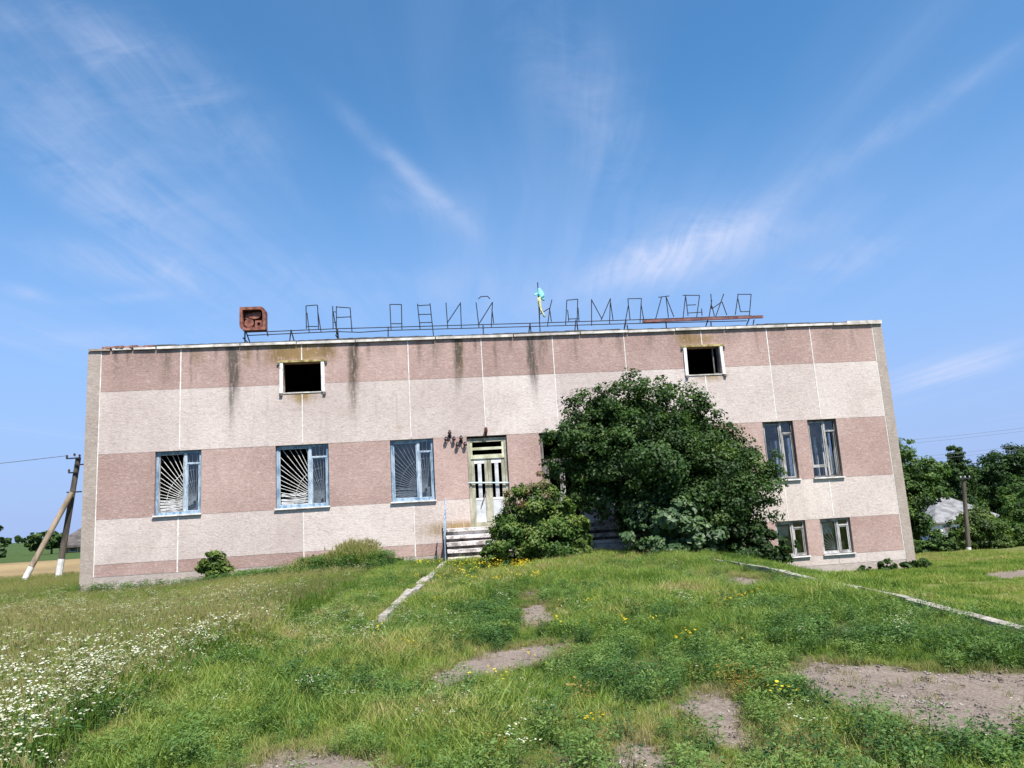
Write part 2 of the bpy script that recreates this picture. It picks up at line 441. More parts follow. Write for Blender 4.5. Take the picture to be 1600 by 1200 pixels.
# ------------------------------------------------------------------ mesh helpers
class MB:
    def __init__(self):
        self.v = []
        self.f = []

    def box(self, x0, x1, y0, y1, z0, z1):
        n = len(self.v)
        self.v += [(x0, y0, z0), (x1, y0, z0), (x1, y1, z0), (x0, y1, z0), (x0, y0, z1), (x1, y0, z1), (x1, y1, z1), (x0, y1, z1)]
        self.f += [[n + i for i in q] for q in ((3, 2, 1, 0), (4, 5, 6, 7), (0, 1, 5, 4), (1, 2, 6, 5), (2, 3, 7, 6), (3, 0, 4, 7))]
        return self

    def obox(self, c, ax, hx, ay, hy, az, hz, jit=0.0):
        """oriented box from centre, axes and half sizes"""
        c, ax, ay, az = Vector(c), Vector(ax), Vector(ay), Vector(az)
        n = len(self.v)
        for sz in (-1, 1):
            for sx, sy in ((-1, -1), (1, -1), (1, 1), (-1, 1)):
                p = c + ax * (hx * sx) + ay * (hy * sy) + az * (hz * sz)
                if jit:
                    p += Vector((random.uniform(-jit, jit), random.uniform(-jit, jit), random.uniform(-jit, jit)))
                self.v.append(tuple(p))
        self.f += [[n + i for i in q] for q in ((3, 2, 1, 0), (4, 5, 6, 7), (0, 1, 5, 4), (1, 2, 6, 5), (2, 3, 7, 6), (3, 0, 4, 7))]
        return self

    def tube(self, pts, r, k=6, r1=None):
        pts = [Vector(p) for p in pts]
        rr = [r + ((r1 if r1 is not None else r) - r) * i / max(1, len(pts) - 1) for i in range(len(pts))]
        n = len(self.v)
        for i, p in enumerate(pts):
            d = (pts[min(i + 1, len(pts) - 1)] - pts[max(i - 1, 0)]).normalized()
            a = d.cross(Vector((0, 0, 1)))
            if a.length < 1e-3:
                a = d.cross(Vector((0, 1, 0)))
            a.normalize()
            b = d.cross(a)
            for j in range(k):
                t = 2 * math.pi * j / k
                self.v.append(tuple(p + (a * math.cos(t) + b * math.sin(t)) * rr[i]))
        for i in range(len(pts) - 1):
            for j in range(k):
                q = n + i * k
                self.f.append([q + j, q + (j + 1) % k, q + k + (j + 1) % k, q + k + j])
        self.f.append([n + j for j in range(k)][::-1])
        e = n + (len(pts) - 1) * k
        self.f.append([e + j for j in range(k)])
        return self

    def lathe(self, c, prof, k=12, axis='Z'):
        """profile of (radius, height)"""
        n = len(self.v)
        for (r, h) in prof:
            for j in range(k):
                t = 2 * math.pi * j / k
                a, b = r * math.cos(t), r * math.sin(t)
                p = (c[0] + a, c[1] + b, c[2] + h) if axis == 'Z' else (c[0] + a, c[1] + h, c[2] + b)
                self.v.append(p)
        for i in range(len(prof) - 1):
            for j in range(k):
                q = n + i * k
                self.f.append([q + j, q + (j + 1) % k, q + k + (j + 1) % k, q + k + j])
        return self

    def prism(self, pts, y0, y1):
        """(x, z) outline extruded along Y"""
        n = len(self.v)
        k = len(pts)
        self.v += [(x, y0, z) for x, z in pts] + [(x, y1, z) for x, z in pts]
        self.f.append([n + i for i in range(k)])
        self.f.append([n + k + i for i in range(k)][::-1])
        for i in range(k):
            j = (i + 1) % k
            self.f.append([n + j, n + i, n + k + i, n + k + j])
        return self

    def build(self, name, mat, parent=None, kind=None, smooth=False):
        o_ = Vector((0, 0, 0))
        q = parent
        while q is not None:
            o_ = o_ + Vector(q.location)
            q = q.parent
        me = bpy.data.meshes.new(name)
        me.from_pydata([(x - o_.x, y - o_.y, z - o_.z) for x, y, z in self.v], [], self.f)
        me.materials.append(mat)
        if smooth:
            me.polygons.foreach_set('use_smooth', [True] * len(me.polygons))
        me.update()
        ob = bpy.data.objects.new(name, me)
        COL.objects.link(ob)
        if parent is not None:
            ob.parent = parent
        if kind:
            ob['kind'] = kind
        return ob


def np_mesh(name, verts, faces, mat, attrs=None, smooth=False):
    """verts (n,3), faces (m,k) arrays"""
    me = bpy.data.meshes.new(name)
    verts = np.asarray(verts, np.float32)
    faces = np.asarray(faces, np.int32)
    m_, k = faces.shape
    me.vertices.add(len(verts))
    me.vertices.foreach_set('co', verts.ravel())
    me.loops.add(m_ * k)
    me.loops.foreach_set('vertex_index', faces.ravel())
    me.polygons.add(m_)
    me.polygons.foreach_set('loop_start', np.arange(0, m_ * k, k, dtype=np.int32))
    me.polygons.foreach_set('loop_total', np.full(m_, k, np.int32))
    if smooth:
        me.polygons.foreach_set('use_smooth', np.ones(m_, bool))
    me.update(calc_edges=True)
    for nm, arr in (attrs or {}).items():
        arr = np.asarray(arr, np.float32)
        if arr.ndim == 2:
            a = me.attributes.new(nm, 'FLOAT_COLOR', 'POINT')
            a.data.foreach_set('color', np.c_[arr, np.ones(len(arr), np.float32)].ravel())
        else:
            a = me.attributes.new(nm, 'FLOAT', 'POINT')
            a.data.foreach_set('value', arr)
    if mat:
        me.materials.append(mat)
    return me


def thing(name, label, cat, loc, group=None):
    o = bpy.data.objects.new(name, None)
    o.empty_display_size = 0.3
    o.location = loc
    COL.objects.link(o)
    o['label'] = label
    o['category'] = cat
    if group:
        o['group'] = group
    return o


def tag(o, label, cat, group=None):
    o['label'] = label
    o['category'] = cat
    if group:
        o['group'] = group
    return o


# ------------------------------------------------------------------ terrain
def ss(a, b, x):
    t = np.clip((np.asarray(x, float) - a) / (b - a), 0, 1)
    return t * t * (3 - 2 * t)


def ground(X, Y):
    X = np.asarray(X, float)
    Y = np.asarray(Y, float)
    zm = np.interp(Y, [0, 5, 7.5, 13, 20.5, 24, 60], [1.36, 1.37, 1.42, 1.58, 1.75, 1.72, 1.5])
    zl = np.interp(Y, [0, 6, 20, 40, 120], [1.30, 1.36, 1.5, 1.45, 1.3])
    zr = np.interp(Y, [0, 6, 14, 24, 40, 65, 95, 240], [1.0, 1.0, .75, .55, -.35, -1.8, -2.6, -4.])
    a = ss(-1.0, -8.0, X)
    z = zm * (1 - a) + zl * a
    b = ss(6.25, 10.5, X)
    return z * (1 - b) + zr * b


_tab = rng.random((256, 256))


def vnoise(x, y):
    xi = np.floor(x).astype(int)
    yi = np.floor(y).astype(int)
    fx, fy = x - xi, y - yi
    fx = fx * fx * (3 - 2 * fx)
    fy = fy * fy * (3 - 2 * fy)
    g = lambda i, j: _tab[i & 255, j & 255]
    return (g(xi, yi) * (1 - fx) + g(xi + 1, yi) * fx) * (1 - fy) + (g(xi, yi + 1) * (1 - fx) + g(xi + 1, yi + 1) * fx) * fy


def fbm(x, y, o=4):
    s, a, t = 0, 1.0, 0
    for i in range(o):
        s = s + a * vnoise(x * 2 ** i + 17.3 * i, y * 2 ** i + 5.1 * i)
        t += a
        a *= .5
    return s / t


BARE = [[(3.05, 7.0), (3.5, 7.25), (4.2, 6.7), (5.2, 6.1), (6.0, 5.6), (6.0, 4.9), (5.0, 4.75), (3.9, 4.75), (3.29, 4.84), (3.16, 5.31), (3.0, 5.62), (2.9, 6.24)],
        [(1.85, 6.35), (2.1, 6.65), (2.42, 6.5), (2.33, 5.9), (2.05, 5.1), (1.68, 5.15)],
        [(-0.25, 7.72), (0.0, 8.2), (0.45, 8.8), (1.05, 9.1), (1.48, 8.9), (1.05, 8.05), (0.58, 7.65), (0.0, 7.3)],
        [(1.08, 11.7), (1.58, 12.1), (1.66, 10.75), (1.3, 9.95), (.96, 10.2)],
        [(4.98, 13.46), (5.49, 13.77), (5.50, 12.6), (5.08, 11.9), (4.82, 12.65)],
        [(-1.45, 5.5), (-1.24, 5.87), (-0.93, 5.86), (-0.50, 5.52), (-0.3, 5.1), (-1.2, 4.9)],
        [(0.74, 17.9), (1.49, 17.9), (1.46, 16.6), (0.77, 16.7)],
        [(1.45, 13.6), (1.65, 13.2), (1.5, 12.2), (1.32, 12.4)],
        [(1.83, 7.63), (2.1, 7.77), (2.09, 7.4), (1.8, 7.15)],
        [(4.52, 8.72), (4.75, 8.40), (4.43, 8.0), (4.3, 8.2)],
        [(3.9, 15.4), (4.4, 15.6), (4.4, 14.9), (4.0, 14.8)],
        [(14.2, 19.2), (17.5, 19.6), (18.0, 18.2), (13.6, 17.2)],
        [(0.9, 5.2), (1.35, 5.4), (1.5, 4.9), (0.9, 4.8)]]


def poly_sd(px_, py_, poly):
    """signed distance to a polygon, negative inside"""
    d = np.full(px_.shape, 1e9)
    ins = np.zeros(px_.shape, bool)
    n = len(poly)
    for i in range(n):
        ax, ay = poly[i]
        bx, by = poly[(i + 1) % n]
        ex, ey = bx - ax, by - ay
        wx, wy = px_ - ax, py_ - ay
        t = np.clip((wx * ex + wy * ey) / (ex * ex + ey * ey), 0, 1)
        d = np.minimum(d, np.hypot(wx - ex * t, wy - ey * t))
        c = ((ay > py_) != (by > py_)) & (px_ < (bx - ax) * (py_ - ay) / (by - ay + 1e-12) + ax)
        ins ^= c
    return np.where(ins, -d, d)


def bare_at(x, y):
    """1 on bare asphalt / trodden soil, 0 where plants grow"""
    x = np.asarray(x, float)
    y = np.asarray(y, float)
    s = np.full(x.shape, 9.0)
    for P in BARE:
        s = np.minimum(s, poly_sd(x, y, P))
    s = s + (fbm(x * 3.1, y * 3.1, 3) - 0.5) * 0.30
    return np.clip(0.5 - s / 0.16, 0, 1)


def kerb_left_x(y):
    return np.interp(y, [9.7, 11.49, 20.5], [-1.05, -0.87, 0.18])


def meadow_x(y):
    return np.interp(y, [3, 5.96, 7.13, 8.73, 10.2, 12.08, 14.79, 20.05], [-2.2, -2.6, -2.86, -2.79, -2.24, -2.08, -1.59, -1.64]) - 0.05


gx_ = np.unique(np.r_[np.linspace(-700, -60, 18), np.linspace(-60, -16, 40), np.arange(-16, -6, .2), np.arange(-6, 8, .08), np.arange(8, 22, .2), np.linspace(22, 80, 50), np.linspace(80, 700, 18)])
gy_ = np.unique(np.r_[np.linspace(-60, 2, 20), np.arange(2, 14, .08), np.arange(14, 26, .16), np.linspace(26, 110, 90), np.linspace(110, 1500, 24)])
GX, GY = np.meshgrid(gx_, gy_)
fx_, fy_ = GX.ravel(), GY.ravel()
gz_ = ground(fx_, fy_)
gz_ += (fbm(fx_ * .9, fy_ * .9, 3) - .5) * 0.06 * (fy_ < 40)
bare = bare_at(fx_, fy_)
gz_ -= bare * 0.015
n1 = fbm(fx_ * .8, fy_ * .8, 4)
n2 = fbm(fx_ * .15 + 9, fy_ * .15, 4)
soil = np.array([.095, .078, .046])
lawn = np.array([.125, .135, .045])
asph = np.array([.200, .163, .136])
colr = soil[None] * (1 - n1[:, None]) + np.array([.075, .09, .028])[None] * n1[:, None]
lw_ = ss(6.2, 7.2, fx_) * (fy_ < 400)
colr = colr * (1 - lw_[:, None]) + (lawn[None] * (.75 + .5 * n1[:, None])) * lw_[:, None]
# ripening field and green strip beyond, left of the building
wheat = ss(32, 33.5, fy_ + (n1 - .5) * 2) * ss(63, 61.5, fy_) * ss(12, 8, fx_)
colr = colr * (1 - wheat[:, None]) + (np.array([.265, .195, .10])[None] * (.7 + .6 * n2[:, None])) * wheat[:, None]
grn = ss(61.5, 63.5, fy_) * ss(12, 8, fx_)
colr = colr * (1 - grn[:, None]) + (np.array([.060, .095, .026])[None] * (.7 + .4 * n2[:, None])) * grn[:, None]
colr = colr * (1 - bare[:, None]) + asph[None] * bare[:, None]
ny, nx = GX.shape
idx = np.arange(nx * ny).reshape(ny, nx)
fc = np.stack([idx[:-1, :-1], idx[:-1, 1:], idx[1:, 1:], idx[1:, :-1]], -1).reshape(-1, 4)


def ground_mat():
    m, nb, out = new_mat('soil_and_asphalt')
    pos = nb.node('ShaderNodeNewGeometry').outputs['Position']
    c = nb.node('ShaderNodeAttribute', attribute_type='GEOMETRY', attribute_name='gcol').outputs['Color']
    b = nb.node('ShaderNodeAttribute', attribute_type='GEOMETRY', attribute_name='bare').outputs['Fac']
    n_a = nb.noise(pos, 2.2, 6, 0.65)
    n_b = nb.noise(pos, 30.0, 5, 0.7)
    c = nb.mix(1.0, c, nb.mix(n_a, (.62, .60, .58), (1.4, 1.38, 1.34)), 'MULTIPLY')
    c = nb.mix(1.0, c, nb.mix(nb.mapr(n_b, .3, .7), (.72, .72, .72), (1.25, 1.25, 1.25)), 'MULTIPLY')
    # pale crumbs and dark litter on the bare patches
    crumb = nb.m('MULTIPLY', nb.mapr(nb.noise(pos, 60.0, 2, .5), .64, .70), b)
    c = nb.mix(nb.m('MULTIPLY', crumb, .55), c, (.42, .36, .32))
    lit = nb.m('MULTIPLY', nb.mapr(nb.noise(nb.vm('MULTIPLY', pos, (1.0, 2.4, 1.0)), 11.0, 6, .7), .55, .68), b)
    c = nb.mix(nb.m('MULTIPLY', lit, .6), c, (.10, .075, .055))
    vo = nb.node('ShaderNodeTexVoronoi', feature='DISTANCE_TO_EDGE')
    vo.inputs['Scale'].default_value = 1.1
    nb.put(vo.inputs['Vector'], nb.vm('ADD', pos, nb.vm('MULTIPLY', nb.comb(n_a, n_b, 0.0), (.5, .5, 0))))
    crack = nb.m('MULTIPLY', nb.mapr(vo.outputs['Distance'], 0.0, 0.012, 1.0, 0.0), b)
    c = nb.mix(nb.m('MULTIPLY', crack, .6), c, (.06, .05, .04))
    pbsdf(nb, out, c, 0.95, 0, nb.m('ADD', n_b, nb.m('MULTIPLY', n_a, .5)), 0.7, 0.03, 0.12)
    return m


gm = np_mesh('ground', np.c_[fx_, fy_, gz_], fc, ground_mat(), {'gcol': colr, 'bare': bare}, True)
go_ = bpy.data.objects.new('ground', gm)
go_['kind'] = 'structure'
COL.objects.link(go_)


# ------------------------------------------------------------------ the building
YF = 22.0
bld = thing('abandoned_building', 'long derelict two tone building with pink and cream panel bands and a flat roof', 'building', (2.28, 22, 1.2))


def grid_panel(x0, x1, z0, z1, holes, y0, d):
    """rectangle with rectangular notches, as a slab with reveals"""
    xs = sorted({x0, x1, *[min(max(h[i], x0), x1) for h in holes for i in (0, 1)]})
    zs = sorted({z0, z1, *[min(max(h[i], z0), z1) for h in holes for i in (2, 3)]})
    m = MB()
    vid = {}

    def V(x, y, z):
        k = (round(x, 4), round(y, 4), round(z, 4))
        if k not in vid:
            vid[k] = len(m.v)
            m.v.append((x, y, z))
        return vid[k]
    solid = {}
    for i in range(len(xs) - 1):
        for j in range(len(zs) - 1):
            cx, cz = (xs[i] + xs[i + 1]) / 2, (zs[j] + zs[j + 1]) / 2
            solid[i, j] = not any(h[0] < cx < h[1] and h[2] < cz < h[3] for h in holes)
    for (i, j), s in solid.items():
        if not s:
            continue
        a, b, c, e = xs[i], xs[i + 1], zs[j], zs[j + 1]
        m.f.append([V(a, y0, c), V(b, y0, c), V(b, y0, e), V(a, y0, e)])
        m.f.append([V(a, y0 + d, e), V(b, y0 + d, e), V(b, y0 + d, c), V(a, y0 + d, c)])
        if not solid.get((i - 1, j)):
            m.f.append([V(a, y0, e), V(a, y0 + d, e), V(a, y0 + d, c), V(a, y0, c)])
        if not solid.get((i + 1, j)):
            m.f.append([V(b, y0, c), V(b, y0 + d, c), V(b, y0 + d, e), V(b, y0, e)])
        if not solid.get((i, j - 1)):
            m.f.append([V(a, y0, c), V(a, y0 + d, c), V(b, y0 + d, c), V(b, y0, c)])
        if not solid.get((i, j + 1)):
            m.f.append([V(a, y0, e), V(b, y0, e), V(b, y0 + d, e), V(a, y0 + d, e)])
    return m


Z1, Z2, Z3, Z4, Z5, Z6L, Z6R, Z7R = 8.26, 7.066, 5.28, 3.456, 2.233, 1.90, 1.153, 0.87
JX = [-9.505, -7.29, -3.85, -0.722, 1.486, 3.68, 5.92, 8.40, 10.54, 11.985, 14.111]
OPEN = {'win1': (-7.945, -6.685, Z4, Z3), 'win2': (-4.615, -3.12, Z4, Z3), 'win3': (-1.345, -0.085, Z4, Z3),
        'door': (0.905, 2.095, 2.62, 5.235), 'door2': (3.09, 4.28, 2.62, 5.235),
        'tall1': (10.065, 11.05, Z4, Z3), 'tall2': (11.525, 12.465, Z4, Z3),
        'bas1': (10.10, 11.05, Z6R, Z5), 'bas2': (11.53, 12.49, Z6R, Z5),
        'vent1': (-4.39, -3.29, 6.83, 7.72), 'vent2': (7.87, 8.95, 6.86, 7.73)}
ALLH = list(OPEN.values())
G = 0.004


def panel(x0, x1, z0, z1, mat, y=YF):
    hs_ = [h for h in ALLH if h[0] < x1 - .01 and h[1] > x0 + .01 and h[2] < z1 - .01 and h[3] > z0 + .01]
    o = grid_panel(x0 + G, x1 - G, z0 + G, z1 - G, hs_, y + random.uniform(0, .004), .28).build('wall_panel', mat, bld)
    o['tone'] = random.uniform(-1, 1)
    return o


for a, b in zip(JX[:-1], JX[1:]):
    panel(a, b, Z2, Z1, M_PINK)
    panel(a, b, Z3, Z2, M_CREAM)
    panel(a, b, Z5, Z4, M_CREAM)
edges = [-9.505] + [v for k in ('win1', 'win2', 'win3', 'door', 'door2', 'tall1', 'tall2') for v in OPEN[k][:2]] + [14.111]
for a, b in zip(edges[::2], edges[1::2]):
    if a > 4 and b < 10.5:
        panel(a, 7.2, Z4, Z3, M_PINK)
        panel(7.2, b, Z4, Z3, M_PINK)
    else:
        panel(a, b, Z4, Z3, M_PINK)
for a, b in zip(JX[:3], JX[1:4]):
    panel(a, b, Z6L, Z5, M_PINK)
panel(-0.722, 0.20, Z6L, Z5, M_PINK)
for a, b in [(0.20, 3.68), (3.68, 7.2), (7.2, 10.10), (11.05, 11.53), (12.49, 14.111)]:
    panel(a, b, Z6R, Z5, M_PINK)
for a, b in [(0.20, 7.2), (7.2, 10.54), (10.54, 11.985), (11.985, 14.111)]:
    panel(a, b, Z7R, Z6R, M_CREAM)
MB().box(-9.52, 0.196, YF + .006, YF + .28, 0.9, Z6L - G).build('plinth', M_PLINTH, bld)
MB().box(0.20, 14.115, YF + .006, YF + .28, -0.2, Z7R - G).build('plinth', M_PLINTH, bld)
MB().box(-9.86, -9.511, YF - .012, YF + .28, 0.9, Z1 + .0).build('pier', M_PIER, bld)
MB().box(14.117, 14.425, YF - .012, YF + .28, -0.2, Z1 + .0).build('pier', M_PIER, bld)
# white pointed joints between the panels
jn = [(x, z0, z1) for x in JX for z0, z1 in ((Z2, Z1), (Z3, Z2), (Z5, Z4))]
for x, z0, z1 in jn:
    w = .019 if x in (JX[0], JX[-1]) else random.uniform(.011, .017)
    segs = [(z0, z1)]
    for h in ALLH:
        if h[0] - .1 < x < h[1] + .1:
            ns = []
            for s0, s1 in segs:
                lo, hi = h[2] - .05, h[3] + .05
                if hi <= s0 or lo >= s1:
                    ns.append((s0, s1))
                else:
                    if lo - s0 > .03: ns.append((s0, lo))
                    if s1 - hi > .03: ns.append((hi, s1))
            segs = ns
    for s0, s1 in segs:
        MB().obox((x + random.uniform(-.004, .004), YF + .002, (s0 + s1) / 2), (1, 0, random.uniform(-.002, .002)), w, (0, 1, 0), .006, (0, 0, 1), (s1 - s0) / 2).build('joint', M_JOINT, bld)
for x, z0, z1 in [(JX[0], Z4, Z3), (JX[-1], Z4, Z3), (JX[0], Z6L, Z5), (JX[1], Z6L, Z5), (JX[2], Z6L, Z5), (JX[3], Z6L, Z5), (JX[-1], Z7R, Z5)]:
    MB().box(x - .017, x + .017, YF - .004, YF + .008, z0, z1).build('joint', M_JOINT, bld)
# thin mortar beds between the bands
for z, xa, xb in [(Z2, -9.5, 14.1), (Z3, -9.5, 14.1), (Z4, -9.5, 14.1), (Z5, -9.5, 14.1), (Z6L, -9.5, .19), (Z6R, .21, 14.1), (Z7R, .21, 14.1)]:
    cuts = sorted([(h[0], h[1]) for h in ALLH if h[2] - .02 < z < h[3] + .02])
    cur = xa
    for c0, c1 in cuts + [(xb, xb)]:
        if c0 - cur > .05:
            MB().box(cur + .02, c0 - .02, YF + .010, YF + .05, z - .007, z + .007).build('joint', M_JOINT if random.random() < .5 else M_MORTAR, bld)
        cur = c1
# shell and interior
MB().box(-9.86, -9.58, YF + .285, 34, .5, Z1).build('side_wall', M_PIER, bld)
sw = grid_panel(22.285, 34, -.4, Z1, [(24.3, 26.3, 3.2, 5.4), (28.6, 30.6, 3.2, 5.4)], 0, .28)
sw.v = [(14.145 + y, x, z) for x, y, z in sw.v]
sw.f = [f[::-1] for f in sw.f]
sw.build('side_wall', M_PIER, bld)
MB().box(-9.575, 14.14, 33.7, 34, -.4, Z1).build('back_wall', M_PIER, bld)
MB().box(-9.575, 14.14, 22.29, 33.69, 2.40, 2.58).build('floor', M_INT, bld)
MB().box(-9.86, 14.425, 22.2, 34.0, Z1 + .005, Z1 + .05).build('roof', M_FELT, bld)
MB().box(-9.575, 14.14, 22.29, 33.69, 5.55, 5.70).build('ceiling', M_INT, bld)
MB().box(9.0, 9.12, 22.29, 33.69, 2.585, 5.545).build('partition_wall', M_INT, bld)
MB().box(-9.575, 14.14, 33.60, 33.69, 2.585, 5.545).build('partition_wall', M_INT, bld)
for cz in (24.3, 28.6):  # side windows added so sky light shows through the tall front windows
    f = MB()
    f.box(14.2, 14.26, cz, cz + .09, 3.2, 5.4).box(14.2, 14.26, cz + 1.91, cz + 2.0, 3.2, 5.4).box(14.2, 14.26, cz + 1.2, cz + 1.3, 3.2, 5.4)
    f.box(14.2, 14.26, cz, cz + 2, 3.2, 3.3).box(14.2, 14.26, cz, cz + 2, 5.3, 5.4)
    f.box(14.2, 14.26, cz + .45, cz + .75, 3.301, 5.299).box(14.2, 14.26, cz + 1.55, cz + 1.72, 3.301, 5.299)
    f.build('added_window_frame', M_WHITE, bld)
    MB().box(14.225, 14.23, cz + .091, cz + 1.909, 3.301, 5.299).build('pane', M_GLASS, bld)

# coping along the roof edge
x = -9.86
first = True
while x < 14.42:
    L = random.uniform(1.5, 2.4) if x > -8.2 else random.uniform(.35, .8)
    x1 = min(x + L, 14.43)
    rough_ = x < -8.2
    dz = random.uniform(-.006, .006)
    y0 = YF - random.uniform(.055, .075)
    MB().obox(((x + x1) / 2, (y0 + YF + .45) / 2, Z1 + (.045 if not rough_ else .04) + dz), (1, 0, random.uniform(-.012, .012) if rough_ else random.uniform(-.003, .003)), (x1 - x) / 2 - (.012 if not rough_ else .03),
              (0, 1, 0), (YF + .45 - y0) / 2, (0, 0, 1), .036 if not rough_ else .03, .004).build('coping_slab', M_COPING if x > -9.5 else M_PIER, bld)
    x = x1
x = -9.5
while x < -8.15:                         # exposed bricks at the broken corner
    L = random.uniform(.11, .16)
    MB().obox((x + L / 2, YF + .05 + random.uniform(-.03, .05), Z1 + .105 + random.uniform(-.008, .006)), (1, random.uniform(-.1, .1), 0), L / 2 - .012, (0, 1, 0), .10, (0, 0, 1), .03, .006).build('brick', M_BRICK, bld)
    x += L
x = -8.1
while x < 13.2:                          # lifted roofing felt
    L = random.uniform(.5, 1.4)
    x1 = min(x + L, 13.25)
    n = max(2, int((x1 - x) / .14))
    base = Z1 + .085
    h = .02 + .03 * vnoise(np.array([x * .7]), np.array([3.]))[0]
    top = [(x + (x1 - x) * i / n, base + h + random.uniform(0, .018)) for i in range(n + 1)]
    MB().prism([(x, base), (x1, base)] + top[::-1], YF - .03 + random.uniform(-.015, .03), YF + .42).build('roof_felt', M_FELT, bld)
    x = x1 + .004
MB().box(13.26, 14.44, YF - .05, YF + .45, Z1 + .086, Z1 + .135).build('coping_slab', M_COPING, bld)

# ---- windows
def xbar(m, x0, x1, z0, z1, y0, y1):
    m.box(x0, x1, y0, y1, z0, z1)
    return m


def frame_mb(x0, x1, z0, z1, w, y0, y1, mull=None, mw=.05):
    m = MB()
    m.box(x0, x0 + w, y0, y1, z0, z1).box(x1 - w, x1, y0, y1, z0, z1)
    m.box(x0 + w, x1 - w, y0, y1, z1 - w, z1).box(x0 + w, x1 - w, y0, y1, z0, z0 + w)
    return m


def clip_seg(p, ang, box):
    x0, x1, z0, z1 = box
    t = 9.0
    dx_, dz_ = math.cos(ang), math.sin(ang)
    if dx_ < -1e-6: t = min(t, (x0 - p[0]) / dx_)
    if dx_ > 1e-6: t = min(t, (x1 - p[0]) / dx_)
    if dz_ < -1e-6: t = min(t, (z0 - p[1]) / dz_)
    if dz_ > 1e-6: t = min(t, (z1 - p[1]) / dz_)
    return (p[0] + dx_ * t, p[1] + dz_ * t)


def sill(wd, x0, x1, z, mat=M_SILL):
    MB().obox(((x0 + x1) / 2, YF + .02, z - .018), (1, 0, random.uniform(-.004, .004)), (x1 - x0) / 2 + .035, (0, 1, -.08), .085, (0, .08, 1), .02).build('sill', mat, wd)


def blue_window(key, glass_big, origin, board, dens):
    x0, x1, z0, z1 = OPEN[key]
    x0 += .006; x1 -= .006; z0 += .03; z1 -= .006
    wd = MB().box(x0, x1, YF + .13, YF + .14, z1 - .02, z1 - .012)     # head batten carries the window's children
    w = .07
    wd = frame_mb(x0, x1, z0, z1, w, YF + .09, YF + .16).build('window', M_BLUE, bld)
    xm = x0 + (x1 - x0) * .645
    zt = z1 - .36
    MB().box(xm - .04, xm + .04, YF + .085, YF + .155, z0 + w, z1 - w).build('mullion', M_BLUE2, wd)
    MB().box(xm + .041, x1 - w, YF + .09, YF + .15, zt - .025, zt + .025).build('transom', M_BLUE2, wd)
    # inner sash of the big light, slimmer and paler
    frame_mb(x0 + w + .004, xm - .044, z0 + w + .004, z1 - w - .004, .028, YF + .105, YF + .145).build('sash', M_BLUE2 if key != 'win1' else M_GREYWOOD, wd)
    frame_mb(xm + .044, x1 - w - .004, z0 + w + .004, zt - .029, .022, YF + .105, YF + .145).build('sash', M_BLUE2, wd)
    if glass_big:
        MB().box(x0 + w + .03, xm - .08, YF + .122, YF + .126, z0 + w + .03, z1 - w - .03).build('pane', M_GLASS, wd)
    MB().box(xm + .08, x1 - w - .03, YF + .122, YF + .126, z0 + w + .02, zt - .05).build('pane', M_GLASS, wd)
    MB().box(xm + .045, x1 - w - .003, YF + .122, YF + .126, zt + .031, z1 - w - .002).build('pane', M_GLASS, wd)
    sill(wd, x0, x1, z0 - .008)
    box = (x0 + .05, x1 - .05, z0 + .05, z1 - .05)
    p = (x0 + (x1 - x0) * origin[0], z0 + (z1 - z0) * origin[1])
    yg = YF + .172
    for i in range(dens):
        a = math.radians(84 + (200 - 84) * i / (dens - 1)) + random.uniform(-.012, .012)
        e = clip_seg(p, a, box)
        MB().tube([(p[0], yg, p[1]), (e[0], yg, e[1])], .008, 5).build('grille_bar', M_BAR, wd)
    for rr in (.62, .95):
        pts = []
        for i in range(15):
            a = math.radians(92 + 94 * i / 14)
            q = (p[0] + rr * math.cos(a) * .85, p[1] + rr * math.sin(a))
            if box[0] < q[0] < box[1] and box[2] < q[1] < box[3]:
                pts.append((q[0], yg + .014, q[1]))
        if len(pts) > 2:
            MB().tube(pts, .008, 5).build('grille_arc', M_BAR, wd)
    for (u0_, u1_, v0, v1, yy) in board:
        MB().obox((x0 + (x1 - x0) * (u0_ + u1_) / 2, YF + yy, z0 + (z1 - z0) * (v0 + v1) / 2), (1, 0, random.uniform(-.02, .02)), (x1 - x0) * (u1_ - u0_) / 2, (0, 1, 0), .008, (0, 0, 1), (z1 - z0) * (v1 - v0) / 2, .008).build('board', M_CURTAIN, wd)
    return wd


blue_window('win1', False, (.86, .17), [(.06, .60, .03, .23, .25), (.70, .92, .03, .20, .25)], 23)
blue_window('win2', False, (.88, .09), [(.07, .60, .19, .235, .25), (.07, .52, .03, .15, .26), (.70, .93, .05, .26, .27)], 25)
blue_window('win3', True, (.82, .16), [(.07, .60, .03, .155, .25), (.07, .60, .185, .215, .25), (.68, .9, .04, .22, .26)], 25)
# part of the grille hides behind each frame; the frame heads are shaded by the panel above


